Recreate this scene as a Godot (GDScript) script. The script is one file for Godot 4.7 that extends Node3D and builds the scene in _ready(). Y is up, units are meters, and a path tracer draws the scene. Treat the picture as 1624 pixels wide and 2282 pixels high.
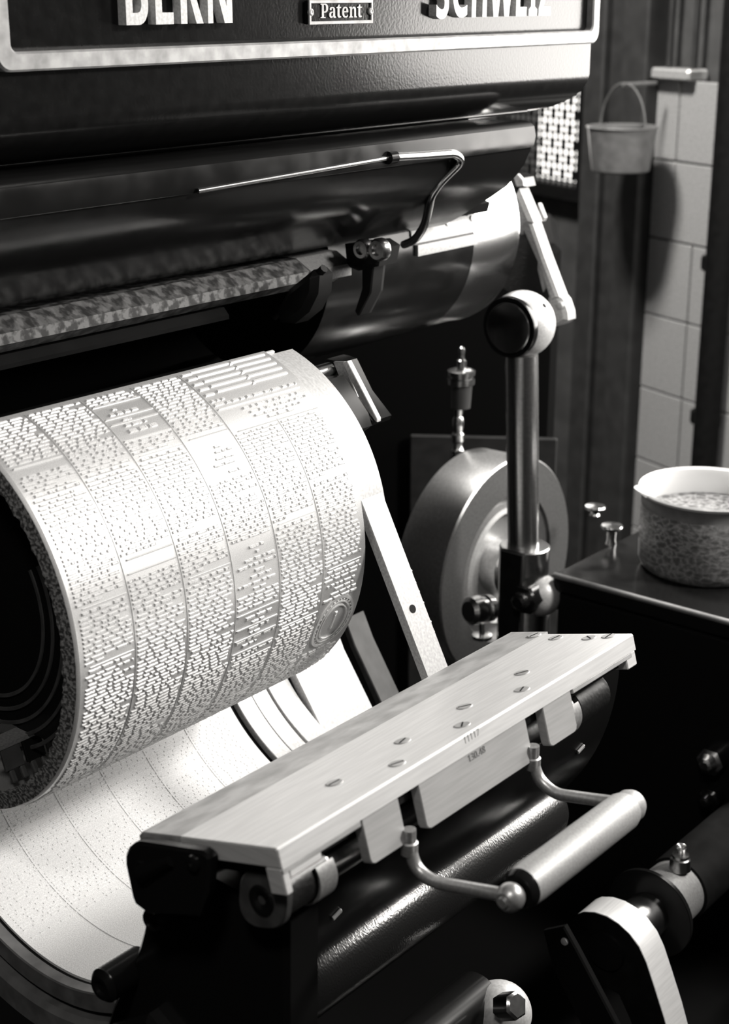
extends Node3D
# A stereotype plate casting machine in a printing works. Machine coordinates: the lens stands at the
# origin, x runs along the machine's rollers, y is up, z points from the machine towards the operator.
# H lifts everything so that the floor lies at y = 0.
const H := 1.5
const F := 3421.0
const RX := Vector3(0.6353965, -0.24911645, 0.73089827)
const RY := Vector3(0.0, -0.94653131, -0.32261196)
const RZ := Vector3(0.77218604, 0.20498651, -0.60142269)
const XA := Vector3(1, 0, 0)
const YA := Vector3(0, 1, 0)
const ZA := Vector3(0, 0, 1)
var base_of := {}
var M := {}
var rng := RandomNumberGenerator.new()
var used := {}

# ------------------------------------------------------------------ pixels to places
func ray(px: float, py: float) -> Vector3:
	var d := Vector3(px - 812.0, py - 1141.0, F)
	return Vector3(RX.dot(d), RY.dot(d), RZ.dot(d))
func PX(px: float, py: float, x: float) -> Vector3:
	var d := ray(px, py)
	return d * (x / d.x)
func PY(px: float, py: float, y: float) -> Vector3:
	var d := ray(px, py)
	return d * (y / d.y)
func PZ(px: float, py: float, z: float) -> Vector3:
	var d := ray(px, py)
	return d * (z / d.z)
func yz(px: float, py: float, x: float) -> Vector2:
	var p := PX(px, py, x)
	return Vector2(p.y, p.z)
func pxpoly(pts: Array, x: float) -> PackedVector2Array:
	var r := PackedVector2Array()
	for p in pts:
		r.append(yz(p[0], p[1], x))
	return r
func P2(pts: Array) -> PackedVector2Array:
	var r := PackedVector2Array()
	for p in pts:
		r.append(Vector2(p[0], p[1]))
	return r

# ------------------------------------------------------------------ mesh builder
class MB:
	var v := PackedVector3Array()
	var n := PackedVector3Array()
	func tri(a: Vector3, b: Vector3, c: Vector3, na: Vector3, nb: Vector3, nc: Vector3) -> void:
		var g := (b - a).cross(c - a)
		if g.length_squared() < 1e-20:
			return
		if g.dot(na + nb + nc) > 0.0:
			v.append(a); v.append(c); v.append(b)
			n.append(na); n.append(nc); n.append(nb)
		else:
			v.append(a); v.append(b); v.append(c)
			n.append(na); n.append(nb); n.append(nc)
	func quad(a: Vector3, b: Vector3, c: Vector3, d: Vector3, na: Vector3, nb: Vector3, nc: Vector3, nd: Vector3) -> void:
		tri(a, b, c, na, nb, nc)
		tri(a, c, d, na, nc, nd)
	func flat(a: Vector3, b: Vector3, c: Vector3, d: Vector3, k: Vector3) -> void:
		quad(a, b, c, d, k, k, k, k)
	func lathe(o: Vector3, ax: Vector3, prof: Array, seg := 32, a0 := 0.0, a1 := TAU, crease := 0.8) -> void:
		ax = ax.normalized()
		var u := ax.cross(Vector3(0, 1, 0) if absf(ax.y) < 0.9 else Vector3(0, 0, 1)).normalized()
		var w := ax.cross(u)
		var sn := []
		for i in prof.size() - 1:
			var d: Vector2 = prof[i + 1] - prof[i]
			sn.append(Vector2(-d.y, d.x).normalized())
		for i in prof.size() - 1:
			var p0: Vector2 = prof[i]
			var p1: Vector2 = prof[i + 1]
			var m0: Vector2 = sn[i]
			var m1: Vector2 = sn[i]
			if i > 0 and sn[i].dot(sn[i - 1]) > crease:
				m0 = (sn[i] + sn[i - 1]).normalized()
			if i < sn.size() - 1 and sn[i].dot(sn[i + 1]) > crease:
				m1 = (sn[i] + sn[i + 1]).normalized()
			for k in seg:
				var t0 := lerpf(a0, a1, float(k) / seg)
				var t1 := lerpf(a0, a1, float(k + 1) / seg)
				var e0 := u * cos(t0) + w * sin(t0)
				var e1 := u * cos(t1) + w * sin(t1)
				quad(o + ax * p0.x + e0 * p0.y, o + ax * p1.x + e0 * p1.y, o + ax * p1.x + e1 * p1.y, o + ax * p0.x + e1 * p0.y,
					ax * m0.x + e0 * m0.y, ax * m1.x + e0 * m1.y, ax * m1.x + e1 * m1.y, ax * m0.x + e1 * m0.y)
	func prism(poly: PackedVector2Array, o: Vector3, ea: Vector3, eb: Vector3, ed: Vector3, d0: float, d1: float, ch := 0.0, crease := 0.8) -> void:
		var area := 0.0
		var c := poly.size()
		for i in c:
			area += poly[i].cross(poly[(i + 1) % c])
		if area < 0.0:
			poly = poly.duplicate()
			poly.reverse()
		var en := []
		for i in c:
			var d := (poly[(i + 1) % c] - poly[i]).normalized()
			en.append(Vector2(d.y, -d.x))
		var inner := PackedVector2Array()
		for i in c:
			var na: Vector2 = en[(i + c - 1) % c]
			var nb: Vector2 = en[i]
			var m := (na + nb)
			var k := m.length_squared() / 2.0
			inner.append(poly[i] - (m / maxf(k, 0.35)) * ch)
		var idx := Geometry2D.triangulate_polygon(inner)
		if idx.is_empty():
			idx = Geometry2D.triangulate_polygon(poly)
			inner = poly
		for t in range(0, idx.size(), 3):
			for s in [[d0, -ed], [d1, ed]]:
				var q := []
				for j in 3:
					var p: Vector2 = inner[idx[t + j]]
					q.append(o + ea * p.x + eb * p.y + ed * s[0])
				tri(q[0], q[1], q[2], s[1], s[1], s[1])
		for i in c:
			var j := (i + 1) % c
			var e: Vector2 = en[i]
			var m0 := e
			var m1 := e
			if e.dot(en[(i + c - 1) % c]) > crease:
				m0 = (e + en[(i + c - 1) % c]).normalized()
			if e.dot(en[j]) > crease:
				m1 = (e + en[j]).normalized()
			var k0 := ea * m0.x + eb * m0.y
			var k1 := ea * m1.x + eb * m1.y
			var a := o + ea * poly[i].x + eb * poly[i].y
			var b := o + ea * poly[j].x + eb * poly[j].y
			quad(a + ed * (d0 + ch), b + ed * (d0 + ch), b + ed * (d1 - ch), a + ed * (d1 - ch), k0, k1, k1, k0)
			if ch > 0.0:
				var ai := o + ea * inner[i].x + eb * inner[i].y
				var bi := o + ea * inner[j].x + eb * inner[j].y
				for s in [[d0, d0 + ch, -1.0], [d1, d1 - ch, 1.0]]:
					var b0: Vector3 = (k0 + ed * s[2]).normalized()
					var b1: Vector3 = (k1 + ed * s[2]).normalized()
					quad(ai + ed * s[0], bi + ed * s[0], b + ed * s[1], a + ed * s[1], b0, b1, b1, b0)
	func xprism(poly: PackedVector2Array, x0: float, x1: float, ch := 0.0, crease := 0.8) -> void:
		prism(poly, Vector3.ZERO, Vector3(0, 1, 0), Vector3(0, 0, 1), Vector3(1, 0, 0), x0, x1, ch, crease)
	func box(c: Vector3, s: Vector3, ch := 0.0, bs := Basis.IDENTITY) -> void:
		var hx := s.x / 2.0
		var hy := s.y / 2.0
		var k := minf(ch, minf(hx, hy) * 0.9)
		var poly := PackedVector2Array([Vector2(-hx + k, -hy), Vector2(hx - k, -hy), Vector2(hx, -hy + k), Vector2(hx, hy - k), Vector2(hx - k, hy), Vector2(-hx + k, hy), Vector2(-hx, hy - k), Vector2(-hx, -hy + k)])
		if k <= 0.0:
			poly = PackedVector2Array([Vector2(-hx, -hy), Vector2(hx, -hy), Vector2(hx, hy), Vector2(-hx, hy)])
		prism(poly, c, bs.x, bs.y, bs.z, -s.z / 2.0, s.z / 2.0, ch, 0.9)
	func tube(pts: Array, rad, seg := 14) -> void:
		var c := pts.size()
		var u := Vector3.ZERO
		var rings := []
		var nrm := []
		for i in c:
			var t: Vector3 = (pts[mini(i + 1, c - 1)] - pts[maxi(i - 1, 0)]).normalized()
			if i == 0:
				u = t.cross(Vector3(0, 1, 0) if absf(t.y) < 0.9 else Vector3(1, 0, 0)).normalized()
			else:
				u = (u - t * u.dot(t)).normalized()
			var w := t.cross(u)
			var rr: float = rad[i] if rad is Array else rad
			var ring := []
			var nn := []
			for k in seg:
				var e := u * cos(TAU * k / seg) + w * sin(TAU * k / seg)
				ring.append(pts[i] + e * rr)
				nn.append(e)
			rings.append(ring)
			nrm.append(nn)
			if i == 0 or i == c - 1:
				var kn := -t if i == 0 else t
				for k in seg:
					tri(pts[i], ring[k], pts[i] + (u * cos(TAU * (k + 1) / seg) + w * sin(TAU * (k + 1) / seg)) * rr, kn, kn, kn)
		for i in c - 1:
			for k in seg:
				var j := (k + 1) % seg
				quad(rings[i][k], rings[i + 1][k], rings[i + 1][j], rings[i][j], nrm[i][k], nrm[i + 1][k], nrm[i + 1][j], nrm[i][j])
	# a frame: outer and inner outline with the same count of corners, raised from d0 to d1
	func ring(outer: PackedVector2Array, inner: PackedVector2Array, o: Vector3, ea: Vector3, eb: Vector3, ed: Vector3, d0: float, d1: float, ch := 0.0) -> void:
		var c := outer.size()
		for i in c:
			var j := (i + 1) % c
			var oa := o + ea * outer[i].x + eb * outer[i].y
			var ob := o + ea * outer[j].x + eb * outer[j].y
			var ia := o + ea * inner[i].x + eb * inner[i].y
			var ib := o + ea * inner[j].x + eb * inner[j].y
			var oi := (ia - oa).normalized()
			var oj := (ib - ob).normalized()
			flat(oa + oi * ch + ed * d1, ob + oj * ch + ed * d1, ib - oj * ch + ed * d1, ia - oi * ch + ed * d1, ed)
			flat(oa + ed * d0, ob + ed * d0, ib + ed * d0, ia + ed * d0, -ed)
			var k := (ob - oa).cross(ed).normalized()
			if k.dot(ia - oa) > 0.0:
				k = -k
			flat(oa + ed * d0, ob + ed * d0, ob + ed * (d1 - ch), oa + ed * (d1 - ch), k)
			flat(ia + ed * d0, ib + ed * d0, ib + ed * (d1 - ch), ia + ed * (d1 - ch), -k)
			if ch > 0.0:
				flat(oa + ed * (d1 - ch), ob + ed * (d1 - ch), ob + oj * ch + ed * d1, oa + oi * ch + ed * d1, (k + ed).normalized())
				flat(ia + ed * (d1 - ch), ib + ed * (d1 - ch), ib - oj * ch + ed * d1, ia - oi * ch + ed * d1, (ed - k).normalized())
	func made(off: Vector3) -> ArrayMesh:
		var a := []
		a.resize(Mesh.ARRAY_MAX)
		var w := v.duplicate()
		for i in w.size():
			w[i] = w[i] - off
		a[Mesh.ARRAY_VERTEX] = w
		a[Mesh.ARRAY_NORMAL] = n
		var m := ArrayMesh.new()
		m.add_surface_from_arrays(Mesh.PRIMITIVE_TRIANGLES, a)
		return m

func sector(cy: float, cz: float, r0: float, r1: float, a0: float, a1: float, seg := 48) -> PackedVector2Array:
	var r := PackedVector2Array()
	for i in seg + 1:
		var t := deg_to_rad(lerpf(a0, a1, float(i) / seg))
		r.append(Vector2(cy + r1 * sin(t), cz + r1 * cos(t)))
	for i in seg + 1:
		var t := deg_to_rad(lerpf(a1, a0, float(i) / seg))
		r.append(Vector2(cy + r0 * sin(t), cz + r0 * cos(t)))
	return r
func sector_prism(mb: MB, cy: float, cz: float, r0: float, r1: float, a0: float, a1: float, x0: float, x1: float, seg := 48, ch := 0.0) -> void:
	# a thick curved shell about an axis along x
	for i in seg:
		var t0 := deg_to_rad(lerpf(a0, a1, float(i) / seg))
		var t1 := deg_to_rad(lerpf(a0, a1, float(i + 1) / seg))
		var e0 := Vector3(0, sin(t0), cos(t0))
		var e1 := Vector3(0, sin(t1), cos(t1))
		var o := Vector3(0, cy, cz)
		for q in [[r1, 1.0], [r0, -1.0]]:
			var r: float = q[0]
			mb.quad(o + e0 * r + XA * (x0 + ch), o + e1 * r + XA * (x0 + ch), o + e1 * r + XA * (x1 - ch), o + e0 * r + XA * (x1 - ch), e0 * q[1], e1 * q[1], e1 * q[1], e0 * q[1])
			if ch > 0.0:
				var rc: float = r - q[1] * ch
				for s in [[x0, ch, -1.0], [x1, -ch, 1.0]]:
					var k0: Vector3 = (e0 * q[1] + XA * s[2]).normalized()
					var k1: Vector3 = (e1 * q[1] + XA * s[2]).normalized()
					mb.quad(o + e0 * r + XA * (s[0] + s[1]), o + e1 * r + XA * (s[0] + s[1]), o + e1 * rc + XA * s[0], o + e0 * rc + XA * s[0], k0, k1, k1, k0)
		for s in [[x0, -1.0], [x1, 1.0]]:
			mb.flat(o + e0 * (r0 + ch) + XA * s[0], o + e1 * (r0 + ch) + XA * s[0], o + e1 * (r1 - ch) + XA * s[0], o + e0 * (r1 - ch) + XA * s[0], XA * s[1])
		if i == 0:
			var k := Vector3(0, -cos(t0), sin(t0)) * (1.0 if a1 > a0 else -1.0)
			mb.flat(o + e0 * r0 + XA * x0, o + e0 * r1 + XA * x0, o + e0 * r1 + XA * x1, o + e0 * r0 + XA * x1, k)
		if i == seg - 1:
			var k := Vector3(0, cos(t1), -sin(t1)) * (1.0 if a1 > a0 else -1.0)
			mb.flat(o + e1 * r0 + XA * x0, o + e1 * r1 + XA * x0, o + e1 * r1 + XA * x1, o + e1 * r0 + XA * x1, k)
func bend(pts: Array, r: float, k := 6) -> Array:
	# a polyline with rounded corners
	var out := [pts[0]]
	for i in range(1, pts.size() - 1):
		var p: Vector3 = pts[i]
		var a: Vector3 = pts[i - 1] - p
		var b: Vector3 = pts[i + 1] - p
		var q := minf(r, minf(a.length(), b.length()) * 0.48)
		var s := p + a.normalized() * q
		var e := p + b.normalized() * q
		for j in k + 1:
			var t := float(j) / k
			out.append(s.lerp(p, t).lerp(p.lerp(e, t), t))
	out.append(pts[-1])
	return out
func arc_prof(r: float, a0: float, a1: float, k := 10, t0 := 0.0) -> Array:
	var out := []
	for i in k + 1:
		var t := deg_to_rad(lerpf(a0, a1, float(i) / k))
		out.append(Vector2(t0 + r * sin(t), r * cos(t)))
	return out

# ------------------------------------------------------------------ objects
func numbered(called: String) -> String:
	used[called] = used.get(called, -1) + 1
	return called if used[called] == 0 else "%s_%03d" % [called, used[called]]
func thing(called: String, label: String, category: String, at: Vector3, group := "") -> Node3D:
	var o := Node3D.new()
	o.name = numbered(called)
	add_child(o)
	o.position = at + YA * H
	base_of[o] = at
	o.set_meta("label", label)
	o.set_meta("category", category)
	if group:
		o.set_meta("group", group)
	return o
func obj(called: String, mb: MB, m: Material, parent: Node3D) -> MeshInstance3D:
	var o := MeshInstance3D.new()
	o.name = called
	o.mesh = mb.made(base_of[parent])
	o.material_override = m
	parent.add_child(o, true)
	base_of[o] = base_of[parent]
	return o
func struct(called: String, mb: MB, m: Material, at: Vector3) -> MeshInstance3D:
	var o := MeshInstance3D.new()
	o.name = called
	o.mesh = mb.made(at)
	o.material_override = m
	add_child(o)
	o.position = at + YA * H
	base_of[o] = at
	o.set_meta("kind", "structure")
	return o
func letter(parent: Node3D, ch: String, font: Font, at: Vector3, size: float, sx: float, depth: float, m: Material, bs := Basis.IDENTITY, called := "letter") -> MeshInstance3D:
	var t := TextMesh.new()
	t.text = ch
	t.font = font
	t.font_size = 64
	t.pixel_size = size / 64.0
	t.depth = depth
	t.curve_step = 1.0
	t.horizontal_alignment = HORIZONTAL_ALIGNMENT_CENTER
	t.vertical_alignment = VERTICAL_ALIGNMENT_CENTER
	var o := MeshInstance3D.new()
	o.name = called
	o.mesh = t
	o.material_override = m
	parent.add_child(o, true)
	o.transform = Transform3D(bs * Basis.from_scale(Vector3(sx, 1, 1)), at - base_of[parent])
	return o

# ------------------------------------------------------------------ materials
func noise_image(w: int, h: int, freq: float, oct: int, sd: int, lo: float, hi: float, kind := FastNoiseLite.TYPE_SIMPLEX, stretch := 1.0, gain := 1.0) -> Image:
	var f := FastNoiseLite.new()
	f.noise_type = kind
	f.seed = sd
	f.frequency = freq
	f.fractal_type = FastNoiseLite.FRACTAL_FBM if oct > 1 else FastNoiseLite.FRACTAL_NONE
	f.fractal_octaves = oct
	var im := Image.create(w, h, false, Image.FORMAT_RGB8)
	# wrapped by blending two shifted copies so that repeats do not show a seam
	for y in h:
		for x in w:
			var u := float(x) / w
			var vv := float(y) / h
			var a := f.get_noise_2d(x * stretch, y)
			var b := f.get_noise_2d((x - w) * stretch, y)
			var c := f.get_noise_2d(x * stretch, y - h)
			var d := f.get_noise_2d((x - w) * stretch, y - h)
			var q := lerpf(lerpf(a, b, u), lerpf(c, d, u), vv)
			var wgt := sqrt((u * u + (1.0 - u) * (1.0 - u)) * (vv * vv + (1.0 - vv) * (1.0 - vv)))
			var s := clampf(0.5 + 0.5 * gain * q / wgt * 1.4, 0.0, 1.0)
			var g := lerpf(lo, hi, s)
			im.set_pixel(x, y, Color(g, g, g))
	im.generate_mipmaps()
	return im
func tex(im: Image) -> ImageTexture:
	return ImageTexture.create_from_image(im)
func mat(grey: float, rough: float, metal := 0.0, spec := 0.5) -> StandardMaterial3D:
	var m := StandardMaterial3D.new()
	m.albedo_color = Color(grey, grey, grey).linear_to_srgb()
	m.roughness = rough
	m.metallic = metal
	m.metallic_specular = spec
	return m
func tri_tex(m: StandardMaterial3D, albedo: Texture2D, sc: Vector3, height: Texture2D = null, hs := 0.0, roughness: Texture2D = null) -> StandardMaterial3D:
	m.uv1_triplanar = true
	m.uv1_world_triplanar = true
	m.uv1_scale = sc
	if albedo:
		m.albedo_texture = albedo
	if height:
		m.heightmap_enabled = true
		m.heightmap_texture = height
		m.heightmap_scale = hs
	if roughness:
		m.roughness_texture = roughness
		m.roughness = 1.0
	return m
func materials() -> void:
	var mottle := tex(noise_image(256, 256, 0.02, 4, 3, 0.78, 1.0))
	var fine := tex(noise_image(256, 256, 0.12, 3, 5, 0.85, 1.0))
	var brushed := tex(noise_image(256, 256, 0.25, 2, 7, 0.93, 1.0, FastNoiseLite.TYPE_SIMPLEX, 0.05))
	var bumps := tex(noise_image(256, 256, 0.09, 3, 9, 0.0, 1.0))
	var worn := tex(noise_image(256, 256, 0.03, 5, 12, 0.4, 1.0, FastNoiseLite.TYPE_SIMPLEX, 1.0, 2.4))
	var smudge := tex(noise_image(256, 256, 0.015, 3, 21, 0.16, 0.26))
	M.black = tri_tex(mat(0.008, 0.3, 0.0, 0.28), null, Vector3(5, 5, 5), null, 0.0, smudge)
	M.black_cast = tri_tex(mat(0.016, 0.38, 0.0, 0.5), mottle, Vector3(9, 9, 9), bumps, 0.012)
	M.black_rough = tri_tex(mat(0.010, 0.6, 0.0, 0.25), mottle, Vector3(7, 7, 7))
	M.black_gloss = tri_tex(mat(0.008, 0.2, 0.0, 0.45), null, Vector3(14, 14, 14))
	M.dusty_black = tri_tex(mat(0.012, 0.24, 0.0, 0.6), null, Vector3(16, 16, 16), bumps, 0.012)
	M.sooty = tri_tex(mat(0.035, 0.6, 0.0, 0.3), mottle, Vector3(6, 6, 6))
	M.sign_paint = tri_tex(mat(0.010, 0.18, 0.0, 0.36), mottle, Vector3(10, 10, 10), bumps, 0.0035)
	M.bare = tri_tex(mat(0.36, 0.5, 0.25), mottle, Vector3(9, 9, 9))
	M.worn_bar = tri_tex(mat(0.16, 0.55, 0.1), worn, Vector3(9, 9, 9))
	M.grey_paint = tri_tex(mat(0.075, 0.5, 0.0, 0.4), mottle, Vector3(7, 7, 7))
	M.steel = tri_tex(mat(0.62, 0.26, 1.0), fine, Vector3(6, 6, 6))
	M.steel_turned = tri_tex(mat(0.66, 0.2, 1.0), fine, Vector3(12, 12, 12))
	M.steel_dull = tri_tex(mat(0.42, 0.48, 0.55), fine, Vector3(9, 9, 9))
	M.ground = tri_tex(mat(0.80, 0.45, 0.3), brushed, Vector3(5, 5, 5))
	M.ground_worn = tri_tex(mat(0.62, 0.45, 0.35), mottle, Vector3(4, 9, 9))
	M.alu = tri_tex(mat(0.42, 0.5, 0.3), fine, Vector3(14, 14, 14))
	M.type = tri_tex(mat(0.74, 0.5, 0.3), fine, Vector3(30, 30, 30))
	M.type_base = tri_tex(mat(0.70, 0.44, 0.65), fine, Vector3(30, 30, 30))
	M.type_end = tri_tex(mat(0.42, 0.6, 0.2), worn, Vector3(30, 30, 30), bumps, 0.03)
	M.paper = tri_tex(mat(0.84, 0.85, 0.0, 0.3), fine, Vector3(20, 20, 20))
	M.light_metal = tri_tex(mat(0.62, 0.45, 0.3), fine, Vector3(8, 8, 8))
	M.tile = tri_tex(mat(0.5, 0.22), fine, Vector3(5, 5, 5))
	M.letter = tri_tex(mat(0.55, 0.5, 0.15), fine, Vector3(9, 9, 9))
	M.cast_grey = tri_tex(mat(0.4, 0.5, 0.1), fine, Vector3(8, 8, 8))
	M.steel_rim = tri_tex(mat(0.6, 0.36, 0.9), fine, Vector3(6, 6, 6))
	M.ground_shaded = tri_tex(mat(0.48, 0.45, 0.3), brushed, Vector3(5, 5, 5))  # darker copy of the ground steel, shading the front plates by colour
	M.grout = mat(0.06, 0.9)
	M.plaster = tri_tex(mat(0.14, 0.85), mottle, Vector3(1.5, 1.5, 1.5))
	M.plaster_dark = tri_tex(mat(0.09, 0.85), mottle, Vector3(2, 2, 2))
	M.floor = tri_tex(mat(0.02, 0.7, 0.0, 0.2), mottle, Vector3(2, 2, 2))
	M.post = tri_tex(mat(0.05, 0.6), mottle, Vector3(3, 3, 3))
	M.zinc = tri_tex(mat(0.22, 0.55, 0.2), mottle, Vector3(5, 5, 5))
	M.dull_face = tri_tex(mat(0.10, 0.45, 0.3), fine, Vector3(6, 6, 6))
	M.ring_paint = tri_tex(mat(0.16, 0.4), mottle, Vector3(7, 7, 7))
	M.matt_black = mat(0.006, 0.85, 0.0, 0.12)  # near-black, rough, with hardly any gloss
	M.rod = tri_tex(mat(0.58, 0.36, 0.7), fine, Vector3(9, 9, 9))
	M.recess_black = mat(0.012, 0.7, 0.0, 0.2)  # near-black for slots, holes and grooves, their shade put into the colour
	M.oil_glass = mat(0.05, 0.06, 0.0)
	M.brass = tri_tex(mat(0.45, 0.25, 1.0), fine, Vector3(14, 14, 14))
	# crackled enamel: pale veins on slate
	var cell := FastNoiseLite.new()
	cell.noise_type = FastNoiseLite.TYPE_CELLULAR
	cell.cellular_return_type = FastNoiseLite.RETURN_DISTANCE2_SUB
	cell.seed = 4
	cell.frequency = 0.045
	cell.domain_warp_enabled = true
	cell.domain_warp_amplitude = 22.0
	cell.domain_warp_frequency = 0.03
	var im := Image.create(512, 512, false, Image.FORMAT_RGB8)
	for y in 512:
		for x in 512:
			var d := cell.get_noise_2d(x, y) * 0.5 + 0.5
			var g := lerpf(0.62, 0.30, smoothstep(0.02, 0.22, d))
			im.set_pixel(x, y, Color(g, g, g))
	im.generate_mipmaps()
	M.crackle = tri_tex(mat(1.0, 0.3), tex(im), Vector3(4.4, 6.5, 4.4))
	M.enamel = mat(0.62, 0.25)
	M.glow = mat(0.9, 0.6)
	M.glow.emission_enabled = true
	M.glow.emission = Color(1, 0.985, 0.965)
	M.glow.emission_energy_multiplier = 1.15
	M.window_glow = M.glow.duplicate()
	M.window_glow.emission_energy_multiplier = 2.0
	M.lamp_glow = M.glow.duplicate()
	M.lamp_glow.emission_energy_multiplier = 6.0

func area(called: String, at: Vector3, to: Vector3, size: Vector2, energy: float) -> AreaLight3D:
	var l := AreaLight3D.new()
	l.name = called
	add_child(l)
	l.position = at + YA * H
	l.look_at_from_position(l.position, to + YA * H, YA if absf((to - at).normalized().y) < 0.95 else XA)
	l.area_size = size
	l.light_energy = energy
	l.light_color = Color(1, 0.985, 0.965)
	l.shadow_enabled = true
	l.area_range = 12.0
	return l

const WO := Vector3(2.729, 0.0, -1.418)
const WD := Vector3(-0.346, 0.0, 0.938)   # along the tiled wall, towards the operator
const WN := Vector3(-0.938, 0.0, -0.346)  # out of the wall, into the room
func wp(s: float, y: float, out := 0.0) -> Vector3:
	return WO + WD * s + YA * y + WN * out

func _ready() -> void:
	rng.seed = 11
	# ---- camera
	var cam := Camera3D.new()
	cam.name = "camera"
	add_child(cam)
	cam.transform = Transform3D(Basis(Vector3(RX.x, RY.x, RZ.x), -Vector3(RX.y, RY.y, RZ.y), -Vector3(RX.z, RY.z, RZ.z)), Vector3(0, H, 0))
	var at := CameraAttributesPhysical.new()
	at.frustum_focal_length = 60.0
	at.exposure_aperture = 10.0
	at.frustum_focus_distance = 1.22
	cam.attributes = at
	cam.fov = rad_to_deg(2.0 * atan(1141.0 / F))
	cam.near = 0.05
	cam.far = 60.0
	cam.current = true
	# ---- surroundings and light
	var we := WorldEnvironment.new()
	we.name = "world"
	var env := Environment.new()
	env.background_mode = Environment.BG_COLOR
	env.background_color = Color(0.02, 0.02, 0.02)
	env.tonemap_mode = Environment.TONE_MAPPER_LINEAR
	env.tonemap_exposure = 1.0
	env.sdfgi_enabled = true
	env.ssao_enabled = true
	env.ssil_enabled = true
	we.environment = env
	add_child(we)
	area("floodlight_beam", Vector3(1.75, 0.62, 0.45), Vector3(0.8, -0.5, -0.82), Vector2(0.26, 0.26), 3.5)
	area("window_daylight", wp(1.09, 0.1, 0.02), wp(1.09, 0.1, 1.0), Vector2(0.8, 1.0), 4.3)
	area("guarded_window_daylight", wp(-0.5, 0.0, 0.06), wp(-0.5, 0.0, 1.0), Vector2(0.26, 0.7), 0.9)
	area("operator_fill_light", Vector3(-0.45, 1.28, 0.1), Vector3(-0.45, 0, 0.1), Vector2(0.3, 0.3), 1.5)  # added fill from the left for the near end faces
	area("tile_wall_fill_light", Vector3(1.68, 1.28, -1.62), Vector3(1.68, 0, -1.62), Vector2(0.3, 0.3), 7.0)  # added fill that brightens the tiled wall
	materials()
	room()
	lamps()
	machine_frame()
	casing()
	pot_body()
	ledge()
	drum()
	core()
	plate()
	mould()
	matrix()
	clamp_table()
	link()
	wheel_group()
	cabinet()
	hand_lever()
	details()

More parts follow.
